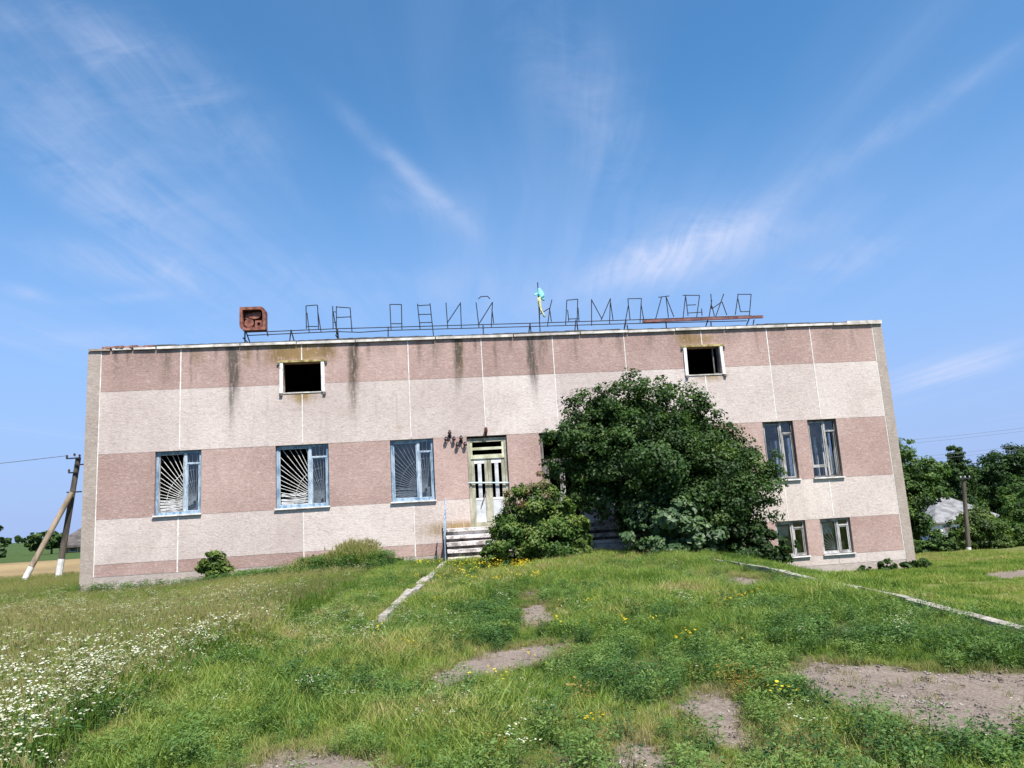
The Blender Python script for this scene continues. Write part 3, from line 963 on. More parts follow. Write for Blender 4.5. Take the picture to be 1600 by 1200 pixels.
def dark_window(key, mat_f, mat_s, sash_open=0.0, low=True, board=None):
    x0, x1, z0, z1 = OPEN[key]
    x0 += .006; x1 -= .006; z0 += .03; z1 -= .006
    w = .052
    wd = frame_mb(x0, x1, z0, z1, w, YF + .09, YF + .16).build('window', mat_f, bld)
    xm = x0 + (x1 - x0) * .60
    MB().box(xm - .028, xm + .028, YF + .085, YF + .155, z0 + w, z1 - w).build('mullion', mat_s, wd)
    zt = z1 - (z1 - z0) * .2
    MB().box(xm + .036, x1 - w, YF + .09, YF + .15, zt - .022, zt + .022).build('transom', mat_s, wd)
    if low:
        zl = z0 + .34
        MB().box(x0 + w, xm - .036, YF + .09, YF + .15, zl - .025, zl + .025).build('transom', mat_s, wd)
        MB().box(x0 + w + .01, xm - .045, YF + .122, YF + .126, z0 + w, zl - .03).build('pane', M_GLASS, wd)
    frame_mb(x0 + w + .003, xm - .038, (z0 + .37) if low else z0 + w, z1 - w - .003, .03, YF + .105, YF + .14).build('sash', mat_s, wd)
    fr = frame_mb(0, x1 - w - xm - .042, z0 + w + .003, zt - .026, .03, 0, .035)
    if sash_open:
        c, s = math.cos(sash_open), math.sin(sash_open)
        X1 = x1 - w - .003
        fr.v = [(X1 - (a * c + b * s), YF + .12 + a * s - b * c, z) for a, b, z in fr.v]
        fr.f = [f[::-1] for f in fr.f]
    else:
        fr.v = [(xm + .038 + a, YF + .105 + b, z) for a, b, z in fr.v]
        MB().box(xm + .05, x1 - w - .01, YF + .122, YF + .126, z0 + w + .02, zt - .03).build('pane', M_GLASS, wd)
    fr.build('sash', mat_s, wd)
    MB().box(x0 + w + .02, xm - .06, YF + .122, YF + .126, (z0 + .40) if low else z0 + w + .02, z1 - w - .03).build('pane', M_GLASS, wd)
    MB().box(xm + .036, x1 - w - .001, YF + .122, YF + .126, zt + .023, z1 - w - .001).build('pane', M_GLASS, wd)
    sill(wd, x0, x1, z0 - .008)
    for (u0_, u1_, v0, v1, yy, mm) in (board or []):
        MB().box(x0 + (x1 - x0) * u0_, x0 + (x1 - x0) * u1_, YF + yy, YF + yy + .02, z0 + (z1 - z0) * v0, z0 + (z1 - z0) * v1).build('board', mm, wd)
    return wd


dark_window('tall1', M_DKWOOD, M_GREYWOOD, 0.0, False, [(.70, .80, .03, .5, .35, M_CURTAIN)])
dark_window('tall2', M_DKWOOD, M_GREYWOOD, 1.1, True, [(.40, .50, .03, .72, .5, M_CURTAIN), (.66, .76, .03, .75, .45, M_CURTAIN), (.86, .93, .04, .35, .3, M_WHITEWOOD)])
b1 = dark_window('bas1', M_GREYWOOD, M_GREYWOOD, 0.0, False, [(.04, .55, .55, .85, .3, M_CURTAIN), (.68, .92, .05, .35, .35, M_YELCLOTH)])
b2 = dark_window('bas2', M_GREYWOOD, M_GREYWOOD, 0.0, False, [(.06, .55, .55, .88, .3, M_CURTAIN), (.68, .9, .05, .3, .35, M_HOUSEWALL)])
x0, x1, z0, z1 = OPEN['bas2']
for i in range(9):
    a = math.radians(98 + 82 * i / 8)
    p = (x0 + .58, z0 + .12)
    e = clip_seg(p, a, (x0 + .06, x0 + .60, z0 + .08, z1 - .06))
    MB().tube([(p[0], YF + .2, p[1]), (e[0], YF + .2, e[1])], .008, 5).build('grille_bar', M_BAR, b2)

# ---- roof-level vents
def vent(key, mossy, casement):
    x0, x1, z0, z1 = OPEN[key]
    jw = .095
    v = MB().box(x0 - .15, x1 + .15, YF - .055, YF + .10, z1 + .003, z1 + .062).build('vent_opening', M_MOSSY, bld)
    MB().obox((x0 - jw / 2 - .002, YF + .01, (z0 + z1) / 2 - .01), (1, 0, -.012), jw / 2, (0, 1, 0), .055, (.012, 0, 1), (z1 - z0) / 2 + .01).build('jamb', M_WHITEWOOD, v)
    MB().obox((x1 + jw / 2 + .002, YF + .01, (z0 + z1) / 2 - .01), (1, 0, .01), jw / 2, (0, 1, 0), .055, (-.01, 0, 1), (z1 - z0) / 2 + .01).build('jamb', M_WHITEWOOD, v)
    MB().box(x0 + .0, x1 - .0, YF - .02, YF + .12, z0 - .035, z0 - .001).build('sill', M_COPING, v)
    for xx in (x0 - .09, x1 + .05):
        MB().box(xx - .005, xx + .075, YF - .06, YF + .04, z0 - .10, z0 - .036).build('bracket', M_DKWOOD, v)
    for xx in (x0 - .165, x1 + .125):
        MB().box(xx, xx + .05, YF - .05, YF + .02, z1 - .06, z1 - .0).build('bracket', M_DKWOOD, v)
    if casement:
        frame_mb(x1 - .20, x1 - .02, z0 + .01, z1 - .01, .035, YF + .12, YF + .16).build('casement', M_DKWOOD, v)


vent('vent1', True, False)
vent('vent2', True, True)

# ---- entrance door
x0, x1, z0, z1 = OPEN['door']
x0 += .006; x1 -= .006; z1 -= .006
dr = MB()
dr.box(x0, x0 + .085, YF + .09, YF + .19, z0, z1).box(x1 - .085, x1, YF + .09, YF + .19, z0, z1).box(x0 + .085, x1 - .085, YF + .09, YF + .19, z1 - .12, z1)
door = dr.build('door', M_OLIVE, bld)
zt = z0 + 2.0
t = MB()
t.box(x0 + .087, x1 - .087, YF + .08, YF + .17, zt - .01, zt + .11).box(x0 + .087, x1 - .087, YF + .10, YF + .16, zt + .25, zt + .33)
t.box(x0 + .087, x0 + .15, YF + .10, YF + .16, zt + .111, zt + .249).box(x1 - .15, x1 - .087, YF + .10, YF + .16, zt + .111, zt + .249)
t.box(x0 + .087, x0 + .15, YF + .10, YF + .16, zt + .331, z1 - .122).box(x1 - .15, x1 - .087, YF + .10, YF + .16, zt + .331, z1 - .122)
t.build('transom', M_YELLOW, door)
xm = (x0 + x1) / 2
for (a, b, sgn) in ((x0 + .089, xm - .004, 0), (xm + .004, x1 - .089, 1)):
    m_ = MB()
    st = .10
    y0, y1 = YF + .11, YF + .16
    m_.box(a, a + st, y0, y1, z0 + .02, zt - .015).box(b - st, b, y0, y1, z0 + .02, zt - .015)
    m_.box(a + st, b - st, y0, y1, z0 + .02, z0 + .14)
    lf = m_.build('leaf', M_OLIVE, door)
    g0, g1 = a + st, b - st
    MB().box(g0, g1, y0 + .004, y1 - .004, zt - .15, zt - .016).build('rail', M_WHITE, door)
    MB().box(g0, g1, y0 + .010, y1 - .01, z0 + .141, z0 + .78).build('door_panel', M_DOORGREY, door)
    c = (g0 + g1) / 2
    MB().box(g0, g1, y0 + .004, y1 - .004, z0 + .781, z0 + .84).build('rail', M_WHITE, door)
    MB().box(c - .055, c + .055, y0 + .008, y1 - .008, z0 + .841, zt - .151).build('slat', M_DOORGREY, door)
MB().tube([(x0 - .01, YF + .05, z0 + 1.30), (x1 + .03, YF + .05, z0 + 1.235)], .022, 8).build('locking_bar', M_LIGHTBLUE, door)
for xx in (x0 - .005, x1 + .02):
    MB().box(xx - .025, xx + .025, YF + .03, YF + .10, z0 + 1.19, z0 + 1.25).build('bracket', M_DKWOOD, door)
MB().box(x0 + .48, x0 + .66, YF + .095, YF + .108, z0 + .15, z0 + 1.08).build('cover_strip', M_OLIVE, door)
MB().tube([(x0 + .34, YF + .07, z0 + .62), (x0 + .50, YF + .08, z0 + 1.02)], .018, 6).build('handle', M_DKWOOD, door)
MB().box(x0, x1, YF + .02, YF + .3, z0 - .02, z0 + .015).build('threshold', M_YELLOW, door)
# second opening beside it, mostly behind the tree
x0, x1, z0, z1 = OPEN['door2']
d2 = frame_mb(x0 + .006, x1 - .006, z0, z1 - .006, .09, YF + .09, YF + .19).build('door', M_DKWOOD, bld)
MB().box(x0 + .097, x1 - .097, YF + .10, YF + .17, z1 - .86, z1 - .74).build('transom', M_DKWOOD, d2)
MB().box(x0 + .097, x0 + .24, YF + .12, YF + .17, z0 + .10, z1 - .87).build('leaf', M_DKWOOD, d2)
MB().box(x0 + .55, x0 + .70, YF + .12, YF + .17, z0 + .10, z1 - .87).build('leaf', M_GREYWOOD, d2)
MB().box(x0 + .24, x0 + .55, YF + .12, YF + .17, z0 + .10, z0 + .9).build('door_panel', M_DKWOOD, d2)

# ------------------------------------------------------------------ entrance steps and handrail
st = thing('entrance_steps', 'crumbling concrete steps and landing in front of the boarded door', 'steps', (2.7, 21.0, 1.75))
NX = [(0.17, 1.72), (1.73, 3.35), (3.36, 5.0)]
for k in range(5):
    zt_ = 2.645 - .182 * k
    yf_ = 21.05 - .31 * k
    for i, (a, b) in enumerate(NX):
        if k >= 2 and i == 2:
            b += .12 * (k - 1)
        if k == 1 and i == 0:
            pass
        th = .045
        jz = random.uniform(-.012, .012)
        yb = (YF - .002) if k == 0 else yf_ + .36
        MB().obox(((a + b) / 2, (yf_ + yb) / 2, zt_ - th + jz), (1, 0, random.uniform(-.008, .008)), (b - a) / 2 - .006, (0, 1, 0), (yb - yf_) / 2, (0, 0, 1), th, .012).build('step_slab', M_STEP, st)
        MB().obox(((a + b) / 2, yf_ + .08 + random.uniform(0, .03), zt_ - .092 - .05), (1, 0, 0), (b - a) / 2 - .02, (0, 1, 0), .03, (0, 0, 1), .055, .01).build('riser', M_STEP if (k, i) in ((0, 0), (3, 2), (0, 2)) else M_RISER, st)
for j in range(9):
    xx = random.uniform(.2, 1.4)
    MB().obox((xx, 19.75 + random.uniform(-.1, .1), 1.80), (1, random.uniform(-.4, .4), 0), random.uniform(.06, .14), (0, 1, 0), random.uniform(.05, .1), (0, 0, 1), random.uniform(.03, .06), .025).build('rubble_stone', M_STEP, st)

hr = thing('handrail', 'thin pale blue steel handrail at the left end of the entrance steps', 'handrail', (0.12, 20.6, 1.75))
MB().tube([(.115, 19.75, 1.70), (.115, 19.75, 2.62)], .017, 7).build('post', M_RAIL, hr)
MB().tube([(.175, 21.25, 2.55), (.185, 21.25, 3.44)], .017, 7).build('post', M_RAIL, hr)
MB().tube([(.06, 19.78, 1.70), (.075, 19.85, 2.7)], .016, 6).build('post', M_IRON, hr)
MB().tube([(.10, 19.6, 2.60), (.20, 21.3, 3.47)], .016, 7).build('rail', M_RAIL, hr)
MB().tube([(.105, 19.75, 2.15), (.185, 21.25, 3.02)], .010, 6).build('rail', M_RAIL, hr)

# ------------------------------------------------------------------ wall lamps
def globes(m, c, r):
    prof = [(r * math.sin(t), -r * math.cos(t)) for t in np.linspace(0.02, math.pi - .02, 8)]
    m.lathe(c, prof, 12)


def triple_lamp(x, z, label, sq):
    L = thing('wall_lamp', label, 'lamp', (x, YF - .1, z), 'three globe lamps left of the door')
    MB().lathe((x, YF - .012, z + .02), [(.001, -.012), (.05, -.012), (.055, .01)], 12, 'Y').build('wall_plate', M_IRON, L)
    for (ddx, ddz) in ((0, .105), (-.115, -.085), (.115, -.085)):
        c = (x + ddx * sq, YF - .085, z + ddz)
        MB().tube([(x, YF - .02, z + .02), (x + ddx * .4, YF - .08, z + ddz * .4), (c[0], c[1], c[2] - .03)], .011, 6).build('arm', M_IRON, L)
        g = MB(); globes(g, c, .056)
        gl = g.build('globe', M_BULB, L, smooth=True)
        MB().lathe((c[0], c[1], c[2] + .058), [(.001, .03), (.028, .02), (.034, 0), (.03, -.012)], 10).build('cap', M_IRON, L)


triple_lamp(.41, 5.30, 'dark cluster of three globe lamps, the higher one nearer the blue window', 1.0)
triple_lamp(.735, 5.125, 'dark cluster of three globe lamps, the lower one close to the door frame', 1.0)
L = thing('wall_lamp', 'single small brown bulkhead lamp fixed above the door', 'lamp', (1.485, YF - .1, 5.39))
MB().box(1.455, 1.515, YF - .05, YF - .002, 5.26, 5.50).build('bracket', M_RUSTDK, L)
MB().lathe((1.485, YF - .09, 5.33), [(.001, 0), (.035, .01), (.05, .06), (.05, .15), (.03, .19), (.001, .2)], 10).build('shade', M_RUSTDK, L, smooth=True)

# ------------------------------------------------------------------ rooftop lettering frame
YS = 22.2
LETTERS = [[(-3.74, 9.5, -3.4, 9.51), (-3.74, 9.5, -3.74, 8.79), (-3.4, 9.51, -3.38, 8.76), (-3.71, 9.28, -3.65, 8.67), (-3.39, 9.31, -3.3, 8.66), (-3.74, 8.86, -3.39, 8.85)], [(-2.95, 9.47, -2.95, 8.76), (-2.94, 9.29, -2.85, 9.29), (-2.84, 9.46, -2.85, 8.57), (-2.84, 9.44, -2.43, 9.4), (-2.83, 9.11, -2.42, 9.12), (-2.43, 9.4, -2.39, 8.63), (-2.94, 9.32, -2.81, 8.48), (-2.92, 8.96, -2.84, 8.96)], [(-1.24, 9.47, -0.88, 9.46), (-1.23, 9.47, -1.22, 8.67), (-0.88, 9.46, -0.89, 8.67), (-1.21, 8.86, -0.88, 8.85)], [(-0.39, 9.46, -0.34, 8.66), (-0.01, 9.47, 0.06, 8.37), (-0.38, 9.4, 0.0, 9.41), (-0.36, 9.12, 0.01, 9.11), (-0.35, 8.86, 0.02, 8.86)], [(0.48, 9.47, 0.5, 8.65), (0.93, 9.47, 0.92, 8.64), (0.5, 8.84, 0.93, 9.45)], [(1.41, 9.45, 1.46, 8.66), (1.92, 9.45, 1.84, 8.64), (1.47, 8.77, 1.92, 9.44), (1.89, 9.23, 1.92, 8.77), (1.57, 9.63, 1.78, 9.63), (1.49, 9.56, 1.57, 9.63), (1.78, 9.63, 1.85, 9.55)], [(3.38, 9.22, 3.34, 8.61), (3.36, 9.0, 3.7, 9.2), (3.79, 9.46, 3.7, 9.17), (3.7, 9.17, 3.59, 8.6), (3.7, 9.17, 3.73, 8.77)], [(4.25, 9.43, 4.61, 9.45), (4.26, 9.43, 4.16, 8.61), (4.61, 9.45, 4.52, 8.57), (4.26, 9.12, 4.27, 8.75), (4.6, 9.18, 4.6, 8.74), (4.25, 8.82, 4.6, 8.82)], [(5.05, 9.44, 4.99, 8.59), (5.05, 9.42, 5.33, 8.8), (5.66, 9.45, 5.31, 8.76), (5.66, 9.45, 5.56, 8.61), (5.65, 9.31, 5.68, 8.75)], [(6.22, 9.42, 6.66, 9.42), (6.22, 9.42, 6.22, 9.22), (6.22, 9.22, 6.01, 8.45), (6.66, 9.42, 6.54, 8.61), (6.22, 9.22, 6.23, 8.75), (6.63, 9.24, 6.67, 8.75)], [(7.22, 9.44, 7.58, 9.48), (7.32, 9.44, 7.07, 8.75), (7.46, 9.46, 7.47, 8.76), (7.46, 9.46, 7.65, 8.78)], [(8.02, 9.48, 8.57, 9.46), (8.11, 9.47, 7.95, 8.71), (8.11, 9.43, 8.12, 8.8), (8.12, 9.15, 8.41, 9.15), (8.12, 8.89, 8.59, 8.9), (8.57, 9.46, 8.39, 8.71), (8.59, 9.02, 8.58, 8.79)], [(8.95, 9.5, 8.93, 9.01), (8.96, 9.3, 8.8, 8.68), (8.93, 9.01, 9.29, 9.23), (9.38, 9.49, 9.0, 8.67), (9.29, 9.23, 9.41, 8.79), (8.94, 9.1, 8.99, 8.77)], [(9.83, 9.46, 10.29, 9.45), (9.85, 9.46, 9.67, 8.78), (9.83, 9.31, 9.87, 8.88), (10.29, 9.45, 10.15, 8.75), (9.87, 8.88, 10.18, 8.87)]]
SUPPORTS = [(-5.53, 8.76, -5.53, 8.43), (-5.5, 8.76, -5.38, 8.42), (-5.59, 8.58, -5.44, 8.49), (-4.19, 8.77, -4.09, 8.44), (-4.19, 8.74, -4.23, 8.43), (-2.82, 8.76, -2.78, 8.43), (-2.88, 8.57, -2.76, 8.44), (-1.3, 8.77, -1.31, 8.44), (1.59, 8.73, 1.58, 8.41), (3.05, 8.74, 2.98, 8.41), (3.05, 8.74, 3.07, 8.42), (4.5, 8.79, 4.41, 8.41), (4.53, 8.69, 4.55, 8.42), (6.1, 8.71, 5.99, 8.42), (6.12, 8.57, 6.14, 8.43), (8.81, 8.75, 8.64, 8.46), (8.85, 8.58, 8.84, 8.46), (7.38, 8.63, 7.38, 8.45), (10.16, 8.7, 9.99, 8.47), (10.28, 8.6, 10.19, 8.47)]
RAIL_UP = [(-4.89, 8.75), (-2.92, 8.77), (-1.25, 8.76), (3.49, 8.74), (6.04, 8.74), (10.23, 8.75)]
RAIL_LO = [(-5.44, 8.63), (-3.63, 8.65), (-2.86, 8.66), (-2.15, 8.61), (-1.25, 8.64), (3.48, 8.61), (6.02, 8.60), (10.01, 8.56)]
sg = thing('rooftop_sign_frame', 'row of bare dark wire letter frames standing along the roof edge', 'sign frame', (2.4, YS, 8.40))
for li, lt in enumerate(LETTERS):
    m_ = MB()
    for (a, b, c, d) in lt:
        back = min(b, d) < 8.80 and li not in (4,)
        yo = random.uniform(-.03, .03)
        m_.tube([(a, YS + yo * .2, b), (c, YS + yo, d)], .0155, 5)
    m_.build('letter_frame', M_IRON, sg)
MB().tube([(a, YS + .04, b) for a, b in RAIL_UP], .0145, 6).build('rail', M_IRON, sg)
MB().tube([(a, YS - .05, b) for a, b in RAIL_LO], .0145, 6).build('rail', M_IRON, sg)
for (a, b, c, d) in SUPPORTS:
    MB().tube([(a, YS, b), (c, YS + random.uniform(-.1, .1), d - .07)], .019, 5).build('support', M_IRON, sg)
MB().obox((8.575, YS - .09, 8.655), (1, 0, .006), 1.97, (0, 1, 0), .035, (0, 0, 1), .042).build('fallen_beam', M_BEAM, sg)

# rusty emblem box at the left end of the sign
def rrect(x0, x1, z0, z1, rtl, rtr, rbr, rbl, n=6):
    P = []
    for (cx, cz, r, a0) in ((x1 - rbr, z0 + rbr, rbr, -90), (x1 - rtr, z1 - rtr, rtr, 0), (x0 + rtl, z1 - rtl, rtl, 90), (x0 + rbl, z0 + rbl, rbl, 180)):
        for i in range(n + 1):
            a = math.radians(a0 + 90 * i / n)
            P.append((cx + r * math.cos(a), cz + r * math.sin(a)))
    return P


em = thing('emblem_box', 'rusty red square emblem box with rounded corners on the roof edge', 'emblem', (-5.26, YS, 8.73))
ex0, ex1, ez0, ez1 = -5.65, -4.90, 8.76, 9.48
outer = rrect(ex0, ex1, ez0, ez1, .03, .17, .03, .17)
inner = rrect(ex0 + .085, ex1 - .085, ez0 + .085, ez1 - .085, .02, .11, .02, .11)
m_ = MB()
n = len(outer)
ya, yb = YS - .16, YS + .12
for P_, y in ((outer, ya), (inner, ya), (outer, yb), (inner, yb)):
    m_.v += [(a, y, b) for a, b in P_]
for i in range(n):
    j = (i + 1) % n
    m_.f += [[i, j, n + j, n + i], [j, i, 2 * n + i, 2 * n + j], [n + i, n + j, 3 * n + j, 3 * n + i], [2 * n + j, 2 * n + i, 3 * n + i, 3 * n + j]]
m_.build('rim', M_RUST, em)
MB().prism(inner[::1], YS + .04, YS + .06).build('back_plate', M_RUSTDK, em)
cx, cz = (ex0 + ex1) / 2, (ez0 + ez1) / 2
disc = lambda x, z, r, y0, y1, k=16: MB().prism([(x + r * math.cos(2 * math.pi * i / k), z + r * math.sin(2 * math.pi * i / k)) for i in range(k)], y0, y1)
disc(cx - .125, cz - .105, .135, YS - .04, YS + .035).build('relief', M_RUST, em)
MB().prism([(cx + .03 + .21 * math.cos(math.radians(a)) * .9, cz + .14 + .13 * math.sin(math.radians(a))) for a in range(180, 361, 15)] + [(cx + .22, cz + .22), (cx + .03, cz + .22)], YS - .05, YS + .035).build('relief', M_RUST, em)
MB().prism([(cx - .25, cz + .03), (cx - .05, cz + .03), (cx + .0, cz + .08), (cx - .10, cz + .19), (cx - .21, cz + .16)], YS - .03, YS + .035).build('relief', M_RUST, em)
sqo = [(cx + .05, cz - .25), (cx + .26, cz - .25), (cx + .26, cz - .05), (cx + .05, cz - .05)]
q_ = MB(); q_.box(cx + .05, cx + .115, YS - .05, YS + .035, cz - .25, cz - .04); q_.box(cx + .195, cx + .26, YS - .05, YS + .035, cz - .25, cz - .04)
q_.box(cx + .1151, cx + .1949, YS - .05, YS + .035, cz - .25, cz - .19); q_.box(cx + .1151, cx + .1949, YS - .05, YS + .035, cz - .10, cz - .04)
q_.build('relief', M_RUST, em)
MB().tube([(-5.53, YS, 8.76), (-5.53, YS, 8.36)], .022, 6).build('leg', M_IRON, em)
MB().tube([(-4.90, YS, 8.80), (-4.86, YS, 8.60)], .020, 6).build('leg', M_IRON, em)

# tattered flag
fl = thing('tattered_flag', 'tattered teal and yellow flag twisted round a thin pole on the roof', 'flag', (3.36, YS + .02, 8.36))
MB().tube([(3.35, YS + .03, 8.34), (3.38, YS + .03, 10.02)], .017, 6).build('pole', M_IRON, fl)
MB().lathe((3.38, YS + .03, 10.03), [(.001, -.02), (.025, 0), (.001, .03)], 8).build('finial', M_IRON, fl)


def cloth(pts_w, y, mat, name):
    """strip of cloth along a path: (x, z, half width, depth)"""
    m = MB()
    for (a, b, w, d) in pts_w:
        m.v += [(a - w, y + d, b), (a - w * .1, y - d, b - .02), (a + w, y + d * .5, b + .015)]
    for i in range(len(pts_w) - 1):
        k = i * 3
        m.f += [[k, k + 1, k + 4, k + 3], [k + 1, k + 2, k + 5, k + 4]]
    o = m.build(name, mat, fl, smooth=True)
    sm = o.modifiers.new('thickness', 'SOLIDIFY')
    sm.thickness = .006
    return o


cloth([(3.40, 9.86, .015, .02), (3.43, 9.75, .07, -.03), (3.44, 9.66, .11, .04), (3.47, 9.58, .10, -.04), (3.50, 9.50, .05, .03), (3.54, 9.44, .02, .02)], YS, M_TEAL, 'cloth')
cloth([(3.36, 9.70, .03, .02), (3.30, 9.65, .09, -.02), (3.28, 9.62, .03, .02)], YS - .02, M_TEAL, 'cloth')
cloth([(3.39, 9.58, .04, .02), (3.38, 9.45, .06, -.04), (3.40, 9.33, .05, .04), (3.40, 9.22, .04, -.03), (3.45, 9.10, .035, .03), (3.50, 8.98, .02, .02), (3.52, 8.92, .03, .01)], YS + .0, M_YELCLOTH, 'cloth')

# ------------------------------------------------------------------ kerbs of the overgrown walkway
def kerb(name, pts, label, hide, wd_):
    k = thing(name, label, 'kerb', (pts[0][0], pts[0][1], float(ground(*pts[0]))))
    P = [Vector((a, b, 0)) for a, b in pts]
    for a, b in zip(P[:-1], P[1:]):
        L_ = (b - a).length
        n = max(1, round(L_ / .98))
        d = (b - a).normalized()
        for i in range(n):
            c = a + d * (L_ * (i + .5) / n)
            s = Vector((-d.y, d.x, 0))
            c = c + s * random.uniform(-.025, .025)
            g0 = float(ground(c.x - d.x * .4, c.y - d.y * .4)); g1 = float(ground(c.x + d.x * .4, c.y + d.y * .4))
            dd = Vector((d.x, d.y, (g1 - g0) / .8 + random.uniform(-.02, .02))).normalized()
            nz = Vector((s.x * random.uniform(-.08, .08), s.y * random.uniform(-.08, .08), 1)).normalized()
            MB().obox((c.x, c.y, (g0 + g1) / 2 + hide + random.uniform(-.012, .012)), dd, L_ / n / 2 - .012, s, wd_, nz, .14, .016).build('kerb_stone', M_KERB, k)
    return k


kerb('kerb', [(.14, 19.9), (-.87, 11.3)], 'left concrete kerb line running from the step corner into the meadow', -.03, .068)
kerb('kerb', [(5.75, 20.4), (5.95, 16.5), (6.10, 13.0), (6.12, 9.6), (5.93, 7.2), (5.8, 4.6)], 'right concrete kerb line running along the edge of the lower lawn', -.055, .055)

# ------------------------------------------------------------------ utility poles and wires
def at_z(x, y):
    return float(ground(x, y))


up_ = thing('utility_pole', 'leaning timber utility pole with a diagonal brace left of the building', 'utility pole', (-14.63, 30.8, 1.45))
MB().tube([(-14.66, 30.9, 1.2), (-14.54, 30.9, 2.25)], .125, 10, .12).build('painted_base', M_WHITEWASH, up_)
MB().tube([(-14.54, 30.9, 2.25), (-14.02, 30.8, 6.12)], .12, 10, .10).build('pole', M_POLEDK, up_)
MB().tube([(-15.28, 29.4, 1.2), (-14.98, 29.62, 2.05)], .105, 10, .102).build('painted_base', M_WHITEWASH, up_)
MB().tube([(-14.98, 29.62, 2.05), (-14.13, 30.62, 4.75)], .10, 10, .095).build('brace', M_POLE, up_)
MB().box(-14.32, -13.78, 30.60, 30.66, 4.74, 4.79).build('clamp', M_IRON, up_)
MB().box(-14.42, -13.90, 30.66, 30.72, 6.06, 6.11).build('cross_arm', M_IRON, up_)
MB().box(-14.10, -13.70, 30.66, 30.72, 5.80, 5.85).build('cross_arm', M_IRON, up_)
MB().box(-14.32, -13.98, 30.66, 30.72, 5.50, 5.55).build('cross_arm', M_IRON, up_)
for (a, b) in ((-14.40, 6.11), (-14.12, 6.16), (-13.93, 6.11), (-13.72, 5.85), (-14.30, 5.55)):
    MB().lathe((a, 30.69, b), [(.015, 0), (.05, .02), (.03, .05), (.05, .08), (.02, .12), (.001, .125)], 8).build('insulator', M_RUSTDK, up_)


def wire(name, a, b, sag, r, label, group):
    pts = [tuple(Vector(a).lerp(Vector(b), t) - Vector((0, 0, sag * 4 * t * (1 - t)))) for t in np.linspace(0, 1, 17)]
    o = MB().tube(pts, r, 4).build(name, M_WIRE, None)
    tag(o, label, 'wire', group)
    return o


wire('overhead_wire', (-14.40, 30.69, 6.2), (-52, 46, 8.6), .8, .012, 'thin overhead wire running left from the utility pole top', None)
for i, (dz_, y_) in enumerate(((0, 0), (-.22, .4), (-1.25, .2), (-1.5, .6))):
    lab = ['topmost of the thin wires above the right hand trees', 'second wire down above the right hand trees', 'third wire down above the right hand trees', 'lowest of the thin wires above the right hand trees'][i]
    wire('overhead_wire', (14, 52 + y_, 6.75 + dz_), (78, 47 + y_, 12.0 + dz_), 2.3, .009, lab, 'wires above the right hand trees')
pr = thing('utility_pole', 'slim timber utility pole with a short crossarm among the right hand shrubs', 'utility pole', (22.1, 30, .15))
MB().tube([(22.06, 30, 0.0), (22.10, 30, .40)], .098, 9).build('painted_base', M_WHITEWASH, pr)
MB().tube([(22.10, 30, .40), (22.37, 30, 3.36)], .095, 9, .075).build('pole', M_POLEDK, pr)
MB().box(22.15, 22.60, 29.86, 29.91, 3.24, 3.29).build('cross_arm', M_IRON, pr)
for a in (22.17, 22.37, 22.57):
    MB().lathe((a, 29.885, 3.29), [(.012, 0), (.03, .02), (.02, .04), (.03, .06), (.012, .08), (.001, .085)], 8).build('insulator', M_DOORGREY, pr)

# ------------------------------------------------------------------ far houses
hr_ = thing('village_house', 'small white house with a pale grey hipped roof behind the right hand shrubs', 'house', (47.5, 66, -1.8))
hx0, hx1, hy0, hy1, hb, he, hp = 44.3, 51.5, 64, 71, -2.0, -.20, 1.95
MB().box(hx0 + .3, hx1 - .3, hy0 + .3, hy1 - .3, hb, he).build('wall', M_WHITEWASH, hr_)
m_ = MB()
m_.v = [(hx0, hy0, he), (hx1, hy0, he), (hx1, hy1, he), (hx0, hy1, he), (hx0 + 2.9, (hy0 + hy1) / 2, hp), (hx1 - 3.0, (hy0 + hy1) / 2, hp),
        (hx0, hy0, he - .12), (hx1, hy0, he - .12), (hx1, hy1, he - .12), (hx0, hy1, he - .12)]
m_.f = [[0, 1, 5, 4], [1, 2, 5], [2, 3, 4, 5], [3, 0, 4], [6, 7, 1, 0], [7, 8, 2, 1], [8, 9, 3, 2], [9, 6, 0, 3], [9, 8, 7, 6]]
rf = m_.build('roof', M_ROOFGREY, hr_)
w_ = MB().box(45.2, 46.0, hy0 + .24, hy0 + .31, -1.3, -.45).build('window', M_BLUE2, hr_)
MB().box(45.28, 45.92, hy0 + .22, hy0 + .24, -1.22, -.53).build('pane', M_DKWOOD, w_)
w_ = MB().box(48.0, 48.9, hy0 + .24, hy0 + .31, -1.3, -.45).build('window', M_BLUE2, hr_)
MB().box(48.08, 48.82, hy0 + .22, hy0 + .24, -1.22, -.53).build('pane', M_DKWOOD, w_)

hl = thing('village_house', 'old house with a dark mossy roof beyond the field at the left corner', 'house', (-41, 95, 1.3))
MB().box(-44.3, -35, 93.5, 100, 1.0, 2.35).build('wall', M_HOUSEWALL, hl)
m_ = MB()
a0, a1, b0, b1, e_, p_ = -44.9, -34.4, 92.8, 100.6, 2.25, 4.6
m_.v = [(a0, b0, e_), (a1, b0, e_), (a1, b1, e_), (a0, b1, e_), (a0 + 2.2, (b0 + b1) / 2, p_), (a1 - 2.2, (b0 + b1) / 2, p_), (a0, b0, e_ - .3), (a1, b0, e_ - .3), (a1, b1, e_ - .3), (a0, b1, e_ - .3)]
m_.f = [[0, 1, 5, 4], [1, 2, 5], [2, 3, 4, 5], [3, 0, 4], [6, 7, 1, 0], [7, 8, 2, 1], [8, 9, 3, 2], [9, 6, 0, 3], [9, 8, 7, 6]]
m_.build('roof', M_ROOFOLD, hl)
